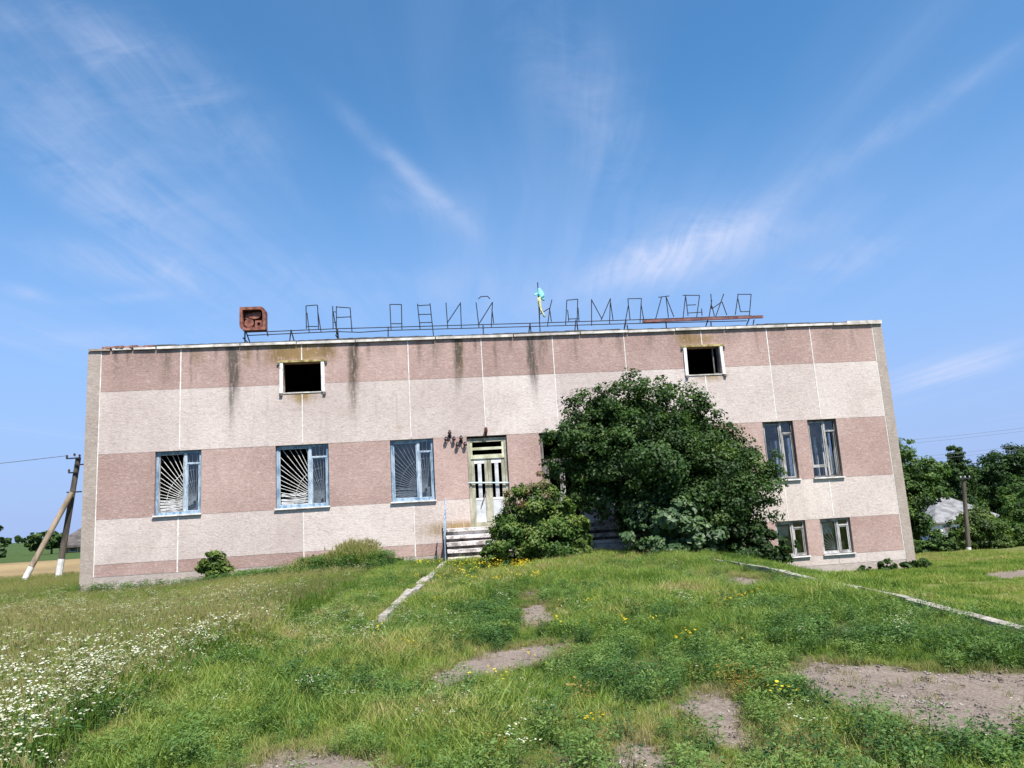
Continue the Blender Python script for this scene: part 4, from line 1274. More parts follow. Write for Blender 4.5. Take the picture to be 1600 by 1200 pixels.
for xx in (-43.2, -40.6):
    w_ = MB().box(xx, xx + 1.0, 93.42, 93.51, 1.45, 2.15).build('window', M_WHITE, hl)
    MB().box(xx + .08, xx + .92, 93.39, 93.42, 1.52, 2.08).build('pane', M_DKWOOD, w_)


# ------------------------------------------------------------------ trees and shrubs
def crown(lobes, n, size, clump=.36, up_bias=.45, fill=.25, seed=0, aspect=.62, tint=(.5, .18)):
    """leaf blades gathered in clumps over the lobes: returns verts, faces, tint"""
    r_ = np.random.default_rng(seed)
    lob = np.array([(l + (l[3],) * 2 if len(l) == 4 else l) for l in lobes], float)      # x y z rx ry rz
    area = (lob[:, 3] * lob[:, 4] + lob[:, 3] * lob[:, 5] + lob[:, 4] * lob[:, 5])
    pr_ = area / area.sum()
    nc = max(12, int(n / 85))
    li = r_.choice(len(lob), nc, p=pr_)
    d = r_.normal(size=(nc, 3)); d /= np.linalg.norm(d, axis=1)[:, None]
    rad = np.where(r_.random(nc) < fill, r_.uniform(.25, .8, nc), r_.uniform(.80, 1.10, nc))
    cc = lob[li, :3] + d * lob[li, 3:6] * rad[:, None]
    cr = clump * lob[li, 3:6].mean(1) * r_.uniform(.55, 1.25, nc)
    ct = r_.normal(tint[0], tint[1], nc)
    ci = r_.choice(nc, n, p=(cr ** 2) / (cr ** 2).sum())
    dd = r_.normal(size=(n, 3)); dd /= np.linalg.norm(dd, axis=1)[:, None]
    rr = r_.random(n) ** .5
    pos = cc[ci] + dd * (cr[ci] * rr)[:, None] * np.array([1, 1, .75])
    nrm = dd * .7 + d[ci] * .6 + np.array([0, 0, up_bias]) + r_.normal(size=(n, 3)) * .45
    nrm /= np.linalg.norm(nrm, axis=1)[:, None]
    ax = np.cross(nrm, r_.normal(size=(n, 3))); ax /= np.linalg.norm(ax, axis=1)[:, None]
    bx = np.cross(nrm, ax)
    s = size * r_.uniform(.65, 1.35, n)[:, None]
    fold = nrm * s * .16
    v = np.stack([pos - ax * s, pos + bx * s * aspect + fold, pos + ax * s, pos - bx * s * aspect + fold], 1).reshape(-1, 3)
    b = np.arange(n) * 4
    f = np.concatenate([np.stack([b, b + 1, b + 2], 1), np.stack([b, b + 2, b + 3], 1)])
    t = np.clip(ct[ci] + r_.normal(0, .10, n), 0, 1)
    return v, f, np.repeat(t, 4)


def plant(name, label, cat, base, lobes, n, size, mat, trunk=None, limbs=(), group=None, seed=0, bark=None, **kw):
    o = thing(name, label, cat, base, group)
    v, f, t = crown(lobes, n, size, seed=seed, **kw)
    me = np_mesh('crown', v - np.array(base)[None], f, mat, {'tint': t})
    c = bpy.data.objects.new('crown' if trunk else 'foliage', me)
    COL.objects.link(c)
    c.parent = o
    m = MB()
    if trunk:
        m.tube(trunk[0], trunk[1], 9, trunk[2])
    for (pts, ra, rb) in limbs:
        m.tube(pts, ra, 6, rb)
    if trunk or limbs:
        m.build('trunk' if trunk else 'stems', bark or M_BARK, o, smooth=True)
    return o


def auto_limbs(base, lobes, r, start=.35, seed=0):
    R_ = random.Random(seed)
    out = []
    for l in lobes:
        c = Vector(l[:3])
        b = Vector(base)
        b = b + Vector((0, 0, (c.z - b.z) * start))
        mid = b.lerp(c, .5) + Vector((R_.uniform(-.15, .15), R_.uniform(-.15, .15), R_.uniform(-.05, .2)))
        out.append(([tuple(b), tuple(mid), tuple(c)], r * R_.uniform(.6, 1), r * .25))
    return out


ML_DARK = leaf_mat('dark_tree_leaves', [(0, (.012, .028, .007)), (.45, (.032, .070, .014)), (.8, (.062, .120, .024)), (1, (.11, .165, .042))], transl=.36, gloss=.018, rough=.55)
ML_BUSH = leaf_mat('bush_leaves', [(0, (.022, .050, .010)), (.5, (.052, .105, .018)), (.85, (.095, .165, .030)), (1, (.16, .21, .045))], transl=.35, gloss=.018, rough=.55)
ML_BROAD = leaf_mat('broad_leaves', [(0, (.022, .048, .020)), (.5, (.044, .090, .027)), (1, (.10, .16, .055))], transl=.25, gloss=.035, rough=.55)
ML_LIGHT = leaf_mat('light_shrub_leaves', [(0, (.035, .065, .014)), (.5, (.075, .125, .026)), (1, (.15, .21, .045))], transl=.4, gloss=.015)
ML_FAR = leaf_mat('far_tree_leaves', [(0, (.022, .048, .014)), (.5, (.050, .094, .026)), (1, (.10, .15, .042))], transl=.3, gloss=.012)
ML_TIP = leaf_mat('pale_shoots', [(0, (.16, .15, .06)), (.5, (.26, .17, .09)), (1, (.38, .28, .17))], transl=.4, gloss=.03)

TREE = [(5.29, 5.51, .97), (4.13, 5.18, .92), (6.49, 5.42, .9), (7.45, 4.37, .97), (8.33, 3.94, .80), (3.50, 4.56, .76), (5.35, 4.22, 1.33), (4.44, 3.59, .95), (6.66, 3.3, 1.33), (8.05, 3.14, .92), (6.88, 4.57, 1.0), (8.68, 3.58, .60), (4.14, 4.2, .92), (5.41, 2.96, 1.0)]
Rl = random.Random(3)
tl_ = [(x, 19.55 + Rl.uniform(-.5, .45) - (.35 if z < 4.3 else 0), z - .03, r * .92, r * .95, r * .9) for x, z, r in TREE]
tl_ += [(5.6, 20.4, 4.6, 1.3, 1.0, 1.2), (7.2, 20.4, 3.9, 1.3, 1.0, 1.2), (4.6, 20.2, 4.6, .9, .8, .9), (6.2, 19.7, 2.2, .9, .8, .8)]
tl_ += [(3.7, 19.3, 3.55, .6, .5, .6), (4.3, 19.3, 3.05, .6, .5, .55), (5.0, 19.2, 2.95, .5, .45, .5), (3.25, 19.4, 4.0, .58, .45, .58), (7.3, 19.3, 2.9, .8, .6, .7), (4.55, 19.3, 5.7, .6, .5, .5), (7.05, 19.3, 5.05, .7, .55, .6), (4.0, 19.2, 4.7, .8, .6, .8), (5.9, 19.2, 5.75, .7, .5, .55)]
tl_ += [(4.55, 19.5, 6.12, .22, .2, .30), (5.25, 19.4, 6.30, .3, .22, .20), (6.15, 19.5, 6.22, .3, .25, .25), (7.05, 19.4, 5.75, .2, .2, .34), (7.95, 19.4, 4.95, .16, .16, .34), (3.05, 19.6, 4.95, .22, .2, .25), (3.0, 19.4, 4.25, .2, .2, .3), (9.2, 19.5, 3.4, .22, .2, .22), (8.9, 19.4, 2.9, .22, .2, .2)]
plant('spreading_tree', 'big dark green spreading tree covering the facade right of the entrance', 'tree', (6.3, 19.9, 1.68), tl_, 165000, .043, ML_DARK,
      trunk=([(6.3, 19.9, 1.5), (6.2, 19.85, 2.4), (6.05, 19.8, 3.4)], .17, .11), limbs=auto_limbs((6.2, 19.85, 1.9), tl_[:14], .07, .3, 1), seed=11, clump=.30, fill=.30, tint=(.56, .21))
plant('broadleaf_bush', 'bush with larger paler leaves at the foot of the big tree', 'bush', (5.4, 18.1, 1.70),
      [(5.45, 17.9, 2.62, .66, .5, .58), (4.85, 18.0, 2.3, .5, .45, .5), (6.0, 17.95, 2.2, .6, .5, .55), (5.35, 17.8, 2.05, .6, .45, .42), (4.95, 17.9, 2.8, .3, .25, .28), (6.0, 17.9, 2.95, .35, .3, .32), (6.5, 18.0, 2.0, .4, .4, .4)], 9000, .07, ML_BROAD,
      limbs=[([(5.4, 18.1, 1.6), (5.45, 17.95, 2.5)], .03, .01), ([(5.4, 18.1, 1.6), (4.9, 18.0, 2.3)], .025, .01), ([(5.4, 18.1, 1.6), (6.0, 18.0, 2.2)], .025, .01)], seed=12, clump=.42, tint=(.55, .2))
plant('dark_bush', 'dense dark bush right of the kerb below the basement window', 'bush', (7.6, 18.9, 1.4),
      [(7.1, 18.9, 2.28, .75, .6, .72), (7.95, 18.9, 1.86, .62, .55, .58), (8.55, 18.9, 1.66, .42, .4, .36), (7.54, 18.8, 1.60, .55, .5, .45), (6.75, 18.8, 1.85, .5, .4, .4), (8.3, 18.85, 1.4, .5, .4, .35), (9.0, 18.95, 1.75, .22, .2, .16)], 15000, .052, ML_DARK,
      limbs=[([(7.6, 18.9, 1.2), (7.2, 18.9, 2.2)], .04, .01), ([(7.6, 18.9, 1.2), (8.2, 18.9, 1.9)], .035, .01)], seed=13, clump=.34, tint=(.36, .17))
FR = [(2.28, 3.05, .70), (1.64, 2.42, .52), (2.72, 2.32, .8), (3.33, 2.41, .48), (2.23, 2.22, .67), (2.02, 3.42, .32), (3.42, 1.99, .35), (2.62, 3.2, .46), (1.27, 2.07, .28), (1.75, 2.85, .35), (2.9, 2.9, .45), (1.15, 1.95, .30), (1.45, 2.25, .42), (1.55, 2.05, .4), (3.2, 2.75, .45)]
fl_ = [(x, 18.55 + Rl.uniform(-.15, .25), z - .04, r * .92, r * .85, r * .92) for x, z, r in FR]
plant('front_bush', 'leafy green bush growing in front of the entrance steps', 'bush', (2.3, 18.7, 1.72), fl_, 46000, .036, ML_BUSH,
      limbs=auto_limbs((2.3, 18.7, 1.7), fl_[:9], .028, .05, 4), seed=14, clump=.34, tint=(.74, .18))
plant('yellow_green_bush', 'small yellow green bush at the right foot of the front bush', 'bush', (3.5, 18.45, 1.72),
      [(3.5, 18.35, 2.15, .22, .2, .42), (3.36, 18.3, 1.9, .2, .2, .22), (3.58, 18.3, 2.5, .10, .1, .25), (3.12, 18.3, 2.9, .14, .12, .3)], 1600, .046, ML_LIGHT, limbs=[([(3.5, 18.45, 1.6), (3.5, 18.4, 2.5)], .015, .006)], seed=15, clump=.5, tint=(.8, .14))
plant('flowering_shrub', 'shrub with pale brownish withered tips just right of the door', 'shrub', (2.2, 18.5, 1.72),
      [(1.95, 18.35, 3.42, .42, .22, .28), (2.3, 18.35, 3.55, .36, .22, .30), (2.62, 18.3, 3.66, .26, .2, .26), (1.65, 18.3, 3.18, .25, .2, .2), (2.5, 18.2, 3.25, .35, .2, .25)], 900, .034, ML_TIP,
      limbs=[([(2.2, 18.5, 1.6), (1.95, 18.35, 3.6)], .016, .006), ([(2.2, 18.5, 1.6), (2.3, 18.35, 3.75)], .016, .006), ([(2.2, 18.5, 1.6), (2.62, 18.3, 3.85)], .016, .006), ([(2.2, 18.5, 1.6), (1.65, 18.3, 3.3)], .016, .006)], seed=16, clump=.5, fill=.5, tint=(.5, .3))
plant('seedling_bush', 'small bright green bush growing against the left part of the facade', 'bush', (-6.2, 21.5, 1.6),
      [(-6.22, 21.45, 2.10, .34, .26, .24), (-6.05, 21.45, 1.88, .30, .22, .22), (-6.2, 21.45, 2.33, .2, .16, .12), (-6.42, 21.45, 1.95, .22, .18, .22), (-6.2, 21.4, 1.7, .34, .22, .2)], 2600, .055, ML_LIGHT, limbs=[([(-6.2, 21.5, 1.5), (-6.2, 21.45, 2.2)], .015, .006)], seed=17, clump=.75, fill=.6, tint=(.80, .2))
plant('low_weed_bush', 'low dark weed clump at the wall foot left of the steps', 'bush', (-1.23, 21.5, 1.65),
      [(-1.23, 21.5, 1.80, .24, .18, .14), (-1.05, 21.5, 1.74, .15, .14, .1)], 420, .05, ML_BUSH, limbs=[([(-1.23, 21.5, 1.6), (-1.2, 21.5, 1.85)], .01, .005)], seed=18, clump=.5, tint=(.35, .15))
for i, (x, z, r, lab) in enumerate([(12.45, .80, .22, 'low green weed clump at the wall foot below the last basement window'), (13.25, .78, .26, 'low green weed clump midway between basement window and right corner'), (14.15, .78, .36, 'dark leafy weed clump at the right hand corner of the building')]):
    zb = at_z(x, 21.6)
    plant('low_weed_bush', lab, 'bush', (x, 21.6, zb), [(x, 21.6, zb + r * .6, r, r * .6, r * .65), (x - r * .8, 21.6, zb + r * .3, r * .5, r * .4, r * .4), (x + r * .8, 21.55, zb + r * .3, r * .5, r * .4, r * .4)], 700, .05, ML_BUSH,
          limbs=[([(x, 21.6, zb - .05), (x, 21.6, zb + r)], .01, .005)], seed=19 + i, clump=.5, tint=(.35, .15), group='weeds at the right wall foot')

# trees around, right side
plant('leafy_tree', 'broad green tree rising just behind the right corner of the building', 'tree', (21.9, 33, .0),
      [(21.5, 33, 4.2, .9, 1.1, .95), (22.5, 33, 3.5, .9, 1.1, .95), (21.4, 33, 2.8, 1.2, 1.2, 1.2), (22.7, 33, 2.8, .75, 1.0, .7), (21.3, 33, 1.5, 1.1, 1.2, 1.1), (20.4, 33, 3.7, 1.2, 1.2, 1.2), (21.7, 33, 5.0, .55, .5, .4), (22.8, 33, 4.35, .35, .4, .35), (20.6, 33, 4.9, .8, .8, .6), (19.6, 33.5, 2.4, 1.3, 1.3, 1.4)], 36000, .068, ML_BUSH,
      trunk=([(21.9, 33, -.3), (21.8, 33, 1.5), (21.7, 33, 3.0)], .18, .08), seed=31, clump=.34, tint=(.52, .2))
plant('poplar', 'narrow upright poplar standing above the right hand tree line', 'tree', (53.2, 72, -2.2),
      [(53.1, 72, 5.9, .75, .7, 1.2), (53.2, 72, 4.6, .95, .8, 1.4), (52.4, 72, 4.6, .45, .4, .9), (54.1, 72, 4.5, .5, .4, 1.0), (53.2, 72, 2.6, 1.2, .8, 1.5), (53.0, 72, 6.75, .5, .4, .5), (53.2, 72, .8, 1.4, .8, 1.6)], 14000, .115, ML_FAR,
      trunk=([(53.2, 72, -2.4), (53.2, 72, 3)], .25, .1), seed=32, clump=.40, fill=.4, tint=(.40, .16))
plant('dark_tree', 'large dark rounded tree at the right edge of the view', 'tree', (61, 74, -2.3),
      [(60.5, 74, 4.4, 2.6, 2.4, 2.2), (63.5, 74, 4.2, 3.0, 2.6, 2.4), (59.0, 74, 2.8, 2.2, 2.2, 2.2), (62, 74, 1.6, 3.2, 2.6, 2.6), (66, 74, 2.5, 3, 2.6, 3.0)], 26000, .15, ML_FAR,
      trunk=([(61, 74, -2.5), (61, 74, 2.5)], .35, .2), seed=33, clump=.30, tint=(.28, .16))
plant('dark_tree', 'dark tree with uneven crown between the poplar and the right edge tree', 'tree', (61.70, 80, -2.3),
      [(61.50, 80, 3.9, 2.3, 2.2, 1.9), (59.40, 80, 3.2, 2.0, 2.0, 1.9), (63.80, 80, 4.0, 1.8, 1.8, 1.6), (61.20, 80, 1.0, 3.2, 2.4, 2.6)], 17000, .15, ML_FAR,
      trunk=([(61.70, 80, -2.5), (61.70, 80, 2.5)], .3, .15), seed=34, clump=.30, tint=(.38, .17))
plant('walnut_tree', 'dark tree crown directly left of the poplar, behind the house roof', 'tree', (52.90, 74, -2.2),
      [(52.60, 74, 3.2, 2.2, 2.0, 1.9), (54.60, 74, 3.3, 1.8, 1.8, 1.7), (50.60, 74, 3.6, 2.2, 2.0, 2.0), (53.10, 74, 1.2, 3.2, 2.2, 2.2)], 15000, .145, ML_FAR,
      trunk=([(52.90, 74, -2.4), (52.90, 74, 2)], .3, .15), seed=35, clump=.32, tint=(.42, .17))
plant('orchard_tree', 'mid green round tree behind the slim pole on the right', 'tree', (44.10, 52, -1.1),
      [(43.20, 52, 2.0, 1.3, 1.2, 1.2), (44.80, 52, 1.6, 1.2, 1.2, 1.1), (43.80, 52, .6, 1.6, 1.3, 1.1), (46.00, 52, 1.1, 1.0, 1, 1.1)], 13000, .10, ML_BUSH,
      trunk=([(44.10, 52, -1.4), (44.10, 52, 1)], .16, .1), seed=36, clump=.34, tint=(.40, .17))
plant('garden_shrub', 'bright green garden shrub just right of the slim pole', 'shrub', (24.3, 32, -.05),
      [(24.2, 32, 1.1, .75, .7, .8), (23.4, 32, .8, .6, .6, .7), (24.9, 32, .75, .7, .7, .75), (24.4, 32, .3, 1.1, .8, .5), (23.8, 32, 1.55, .35, .3, .35), (24.6, 32, 1.7, .4, .4, .35)], 17000, .058, ML_LIGHT,
      limbs=[([(24.3, 32, -.2), (24.3, 32, 1)], .04, .02)], seed=37, clump=.36, tint=(.45, .2))
plant('garden_shrub', 'low bright green shrub left of the slim pole under the house roof', 'shrub', (21.5, 30.8, .0),
      [(21.4, 30.8, .55, .55, .5, .5), (20.6, 30.8, .4, .6, .5, .4), (22.0, 30.8, .75, .35, .35, .45), (19.8, 30.9, .4, .6, .5, .45), (21.6, 30.8, .2, .8, .6, .3)], 10000, .055, ML_BUSH,
      limbs=[([(21.5, 30.8, -.1), (21.5, 30.8, .5)], .03, .02)], seed=38, clump=.38, tint=(.45, .18))
plant('garden_shrub', 'wide green shrub at the right edge beyond the lawn', 'shrub', (26.6, 33, -.1),
      [(26.3, 33, .7, .8, .7, .75), (27.3, 33, .95, .9, .8, .9), (28.3, 33, .8, .9, .8, .9), (26.8, 33, .25, 1.2, .8, .5), (27.0, 33.2, 1.9, .6, .5, .6), (28.4, 33, .25, 1.2, .8, .5)], 18000, .06, ML_BUSH,
      limbs=[([(26.6, 33, -.3), (26.8, 33, 1)], .04, .02)], seed=39, clump=.36, tint=(.55, .2))
plant('garden_shrub', 'mid green shrub mass between the house roof and the right edge', 'shrub', (36, 42, -.5),
      [(33.8, 42, 1.1, .9, .9, .9), (35.2, 42, 1.4, 1.1, 1.0, 1.0), (36.8, 42, 1.6, 1.2, 1.1, 1.1), (38.2, 42, 1.2, 1.1, 1.0, 1.1), (36, 42, .2, 2.4, 1.0, .9)], 16000, .085, ML_BUSH,
      limbs=[([(36, 42, -.7), (36, 42, 1)], .06, .03)], seed=40, clump=.34, tint=(.44, .18))
# far wood on the right, read as one mass
fv, ff, ft = [], [], []
lobs = []
for i in range(46):
    x = 36 + i * 1.5 + Rl.uniform(-1, 1)
    y = 92 + Rl.uniform(-5, 8)
    h = 4.0 + Rl.uniform(-1.0, 1.3)
    lobs += [(x, y, h, 2.4, 2.2, 1.9), (x + Rl.uniform(-1, 1), y, h - 2.4, 2.8, 2.4, 2.6), (x, y, h - 4.6, 2.8, 2.4, 2.6)]
v, f, t = crown(lobs, 60000, .22, seed=50, clump=.30, tint=(.38, .17))
me = np_mesh('far_wood', v, f, ML_FAR, {'tint': t})
fwood = bpy.data.objects.new('far_wood', me)
COL.objects.link(fwood)
fwood['kind'] = 'stuff'
tag(fwood, 'distant dark green wood closing the view on the right', 'wood')

# left side beyond the field
plant('dark_tree', 'dark green tree at the left edge of the view beyond the field', 'tree', (-48.8, 88, 1.3),
      [(-48.9, 88, 3.6, 1.1, 1.1, 1.4), (-48.0, 88, 2.7, .9, .9, 1.0), (-50.2, 88, 3.2, 1.3, 1.2, 1.5), (-48.4, 88, 1.9, 1.2, 1.0, .7)], 4500, .19, ML_FAR,
      trunk=([(-48.8, 88, 1.1), (-48.8, 88, 3)], .16, .08), seed=61, clump=.34, tint=(.32, .15))
plant('orchard_tree', 'round orchard tree seen through the legs of the braced pole', 'tree', (-44.4, 92, 1.3),
      [(-44.9, 92, 3.4, .85, .8, .75), (-44.0, 92, 3.2, .8, .8, .75), (-44.4, 92, 2.6, 1.1, .9, .6)], 3200, .17, ML_FAR,
      trunk=([(-44.4, 92, 1.1), (-44.4, 92, 2.6)], .13, .08), seed=62, clump=.36, tint=(.48, .16))
plant('orchard_tree', 'bushy orchard tree left of the braced pole beyond the field', 'tree', (-47.0, 94, 1.3),
      [(-47.4, 94, 3.0, 1.0, .9, .8), (-46.6, 94, 3.35, .9, .8, .75), (-47, 94, 2.2, 1.2, .9, .6)], 3000, .17, ML_FAR,
      trunk=([(-47, 94, 1.1), (-47, 94, 2.4)], .13, .08), seed=63, clump=.36, tint=(.55, .16))
plant('tall_tree', 'tree rising behind the dark roofed house at the left corner', 'tree', (-42.8, 104, 1.3),
      [(-44.6, 104, 4.6, 1.3, 1.0, 1.5), (-42.5, 104, 5.0, 1.2, 1.0, 1.3), (-40.5, 104, 4.8, 1.4, 1, 1.3)], 3600, .2, ML_FAR,
      trunk=([(-42.8, 104, 1.1), (-42.8, 104, 4)], .18, .1), seed=64, clump=.36, tint=(.42, .16))
lobs = []
for i in range(30):
    x = -75 + i * 2.4
    lobs.append((x, 118 + Rl.uniform(-3, 3), 2.4 + Rl.uniform(-.5, .8), 2.0, 1.6, 1.3))
v, f, t = crown(lobs, 9000, .30, seed=51, clump=.34, tint=(.5, .15))
me = np_mesh('far_hedge', v, f, ML_FAR, {'tint': t})
fh = bpy.data.objects.new('far_hedge', me)
COL.objects.link(fh)
fh['kind'] = 'stuff'
tag(fh, 'distant green tree belt along the left horizon', 'hedge')

# ------------------------------------------------------------------ grass, weeds and flowers
PROTO = {}


def blades(n, rad, hmin, hmax, wid, lean, seed, seg=3):
    r_ = np.random.default_rng(seed)
    a = r_.uniform(0, 2 * np.pi, n); q = rad * np.sqrt(r_.random(n))
    bx, by = q * np.cos(a), q * np.sin(a)
    h = r_.uniform(hmin, hmax, n)
    la = r_.uniform(0, 2 * np.pi, n); lm = h * lean * r_.uniform(.2, 1.2, n)
    fa = r_.uniform(0, np.pi, n)
    w = wid * r_.uniform(.7, 1.3, n)
    V, F, T = [], [], []
    ts = np.linspace(0, 1, seg + 1)
    vs = []
    for k, t in enumerate(ts):
        cx = bx + np.cos(la) * lm * t ** 2; cy = by + np.sin(la) * lm * t ** 2
        cz = h * (t - .12 * lean * t ** 3)
        ww = w * (1 - t) ** .7 * .5 + .0008
        vs.append(np.stack([cx - np.cos(fa) * ww, cy - np.sin(fa) * ww, cz], 1))
        vs.append(np.stack([cx + np.cos(fa) * ww, cy + np.sin(fa) * ww, cz], 1))
    V = np.stack(vs, 1).reshape(-1, 3)
    m = 2 * (seg + 1)
    b = np.arange(n) * m
    F = np.concatenate([np.stack([b + 2 * k, b + 2 * k + 1, b + 2 * k + 3, b + 2 * k + 2], 1) for k in range(seg)])
    T = np.repeat(np.clip(r_.normal(.5, .28, n), 0, 1), m)
    return V, F, T


def leaves_on(n, zmin, zmax, rad, size, aspect, seed, droop=.2):
    r_ = np.random.default_rng(seed)
    a = r_.uniform(0, 2 * np.pi, n)
    z = r_.uniform(zmin, zmax, n)
    q = rad * r_.uniform(.15, 1, n)
    p = np.stack([q * np.cos(a), q * np.sin(a), z], 1)
    d = np.stack([np.cos(a), np.sin(a), r_.uniform(-droop, .7, n)], 1)
    d /= np.linalg.norm(d, axis=1)[:, None]
    s = np.cross(d, np.array([0, 0, 1.0]) + r_.normal(size=(n, 3)) * .4); s /= np.linalg.norm(s, axis=1)[:, None]
    L_ = size * r_.uniform(.6, 1.3, n)[:, None]
    V = np.stack([p, p + d * L_ * .5 + s * L_ * aspect, p + d * L_ - np.array([0, 0, .15]) * L_, p + d * L_ * .5 - s * L_ * aspect], 1).reshape(-1, 3)
    b = np.arange(n) * 4
    F = np.stack([b, b + 1, b + 2, b + 3], 1)
    return V, F, np.repeat(np.clip(r_.normal(.5, .25, n), 0, 1), 4)


def join(*parts):
    V, F, T, off = [], [], [], 0
    for v, f, t in parts:
        V.append(v); F.append(f + off); T.append(t); off += len(v)
    return np.concatenate(V), np.concatenate(F), np.concatenate(T)


def heads(centres, r, seed, k=3, thick=.35):
    """small flat flower heads: a ring of quads round a raised middle"""
    r_ = np.random.default_rng(seed)
    V, F = [], []
    for (x, y, z) in centres:
        tx, ty = r_.normal(0, .22, 2)
        o = len(V)
        rr = r * r_.uniform(.7, 1.25)
        ring = [(math.cos(2 * math.pi * i / 6), math.sin(2 * math.pi * i / 6)) for i in range(6)]
        for (a, b) in ring:
            V.append((x + a * rr, y + b * rr, z + (a * tx + b * ty) * rr + r_.uniform(-.15, .15) * rr))
        V.append((x, y, z + thick * rr))
        F += [[o + 6, o, o + 1, o + 2], [o + 6, o + 2, o + 3, o + 4], [o + 6, o + 4, o + 5, o]]
    V = np.array(V); F = np.array(F)
    return V, F, np.full(len(V), .5)


def proto(col, name, geo, mat, geo2=None, mat2=None):
    me = np_mesh(name, geo[0], geo[1], mat, {'own': geo[2]})
    o = bpy.data.objects.new(name, me)
    col.objects.link(o)
    return o


def proto2(col, name, g1, m1, g2, m2):
    v, f, t = join(g1, g2)
    me = np_mesh(name, v, f, m1, {'own': t})
    me.materials.append(m2)
    mi = np.zeros(len(f), np.int32); mi[len(g1[1]):] = 1
    me.polygons.foreach_set('material_index', mi)
    o = bpy.data.objects.new(name, me)
    col.objects.link(o)


MG = leaf_mat('grass_blades', [(0, (.055, .115, .018)), (.35, (.178, .275, .048)), (.65, (.29, .350, .078)), (.85, (.36, .345, .12)), (1, (.44, .35, .18))], True, .42, .010)
MW = leaf_mat('weed_leaves', [(0, (.028, .066, .024)), (.5, (.085, .170, .044)), (1, (.19, .27, .070))], True, .36, .015, .55)
MGOLD = leaf_mat('drying_weed_leaves', [(0, (.14, .13, .02)), (.5, (.26, .20, .035)), (1, (.34, .22, .06))], True, .35, .04)
MWHITE = leaf_mat('white_petals', [(0, (.34, .33, .19)), (.5, (.60, .59, .44)), (1, (.80, .80, .72))], True, .35, .0)
MYEL = leaf_mat('yellow_petals', [(0, (.50, .36, .02)), (1, (.72, .58, .05))], True, .3, .0)
MSEED = leaf_mat('seed_heads', [(0, (.20, .19, .075)), (1, (.34, .30, .14))], True, .35, .0)


def coll(name):
    return bpy.data.collections.new(name)          # prototypes only: never linked to the scene


c_short, c_mid, c_tall, c_weed, c_white, c_yel, c_dry, c_gold = [coll(n) for n in ('short_grass', 'mid_grass', 'tall_grass', 'weed', 'white_flower', 'yellow_flower', 'dry_grass', 'golden_weed')]
for i in range(3):
    proto(c_short, 'blade_tuft', blades(34, .17, .03, .11, .011, .8, 100 + i, 2), MG)
    proto(c_mid, 'blade_tuft', blades(34, .15, .07, .30, .0125, .75, 110 + i), MG)
    g = blades(40, .15, .22, .52, .008, .5, 120 + i)
    r_ = np.random.default_rng(130 + i)
    sv = [blades(1, .01, .34, .58, .004, .3, 140 + i * 10 + j, 3) for j in range(5)]
    sp = []
    for j, s in enumerate(sv):
        ox, oy = r_.uniform(-.13, .13, 2)
        v = s[0] + np.array([ox, oy, 0])
        tip = v[-1]
        sp.append((v, s[1], s[2]))
        h = blades(7, .012, .03, .09, .010, .4, 180 + i * 10 + j, 1)
        sp.append((h[0] + tip - np.array([0, 0, .06]), h[1], h[2]))
    g2_ = [x for x in sp[1::2]]
    gs = [x for x in sp[0::2]]
    # mesh faces must share the corner count, blades are all quads
    proto2(c_tall, 'tall_tuft', join(g, *gs), MG, join(*g2_), MSEED)
    stem_ = blades(9, .05, .14, .30, .007, .25, 210 + i, 2)
    proto(c_weed, 'weed_plant', join(stem_, leaves_on(130, .03, .31, .13, .048, .19, 220 + i)), MW)
    proto(c_gold, 'weed_plant', join(blades(9, .05, .10, .24, .007, .25, 215 + i, 2), leaves_on(80, .03, .22, .12, .04, .18, 225 + i)), MGOLD)
    proto(c_dry, 'dry_tuft', blades(30, .16, .05, .18, .006, .9, 230 + i, 2), MSEED)
    hs_, stems = [], []
    for j in range(7):
        ox, oy = r_.uniform(-.14, .14, 2)
        s = blades(1, .005, .9, 1.0, .006, .16, 300 + i * 20 + j, 2)
        hh = r_.uniform(.30, .50)
        v = s[0] * np.array([.5, .5, hh]) + np.array([ox, oy, 0])
        stems.append((v, s[1], s[2]))
        tip = v[-1]
        for k in range(4):
            hs_.append((tip[0] + r_.normal(0, .022), tip[1] + r_.normal(0, .022), tip[2] + r_.normal(0, .008)))
    lf_ = leaves_on(26, .05, .34, .13, .07, .10, 400 + i)
    proto2(c_white, 'umbel_plant', join(*stems, lf_), MW, heads(hs_, .0088, 410 + i), MWHITE)
    hs_, stems = [], []
    for j in range(6):
        ox, oy = r_.uniform(-.12, .12, 2)
        s = blades(1, .005, .9, 1.0, .006, .16, 500 + i * 20 + j, 2)
        v = s[0] * np.array([.4, .4, r_.uniform(.16, .26)]) + np.array([ox, oy, 0])
        stems.append((v, s[1], s[2]))
        hs_ += [tuple(v[-1] + r_.normal(0, .015, 3)) for k in range(2)]
    proto2(c_yel, 'yellow_flower_plant', join(*stems, leaves_on(20, .02, .16, .1, .05, .15, 520 + i)), MW, heads(hs_, .016, 530 + i), MYEL)


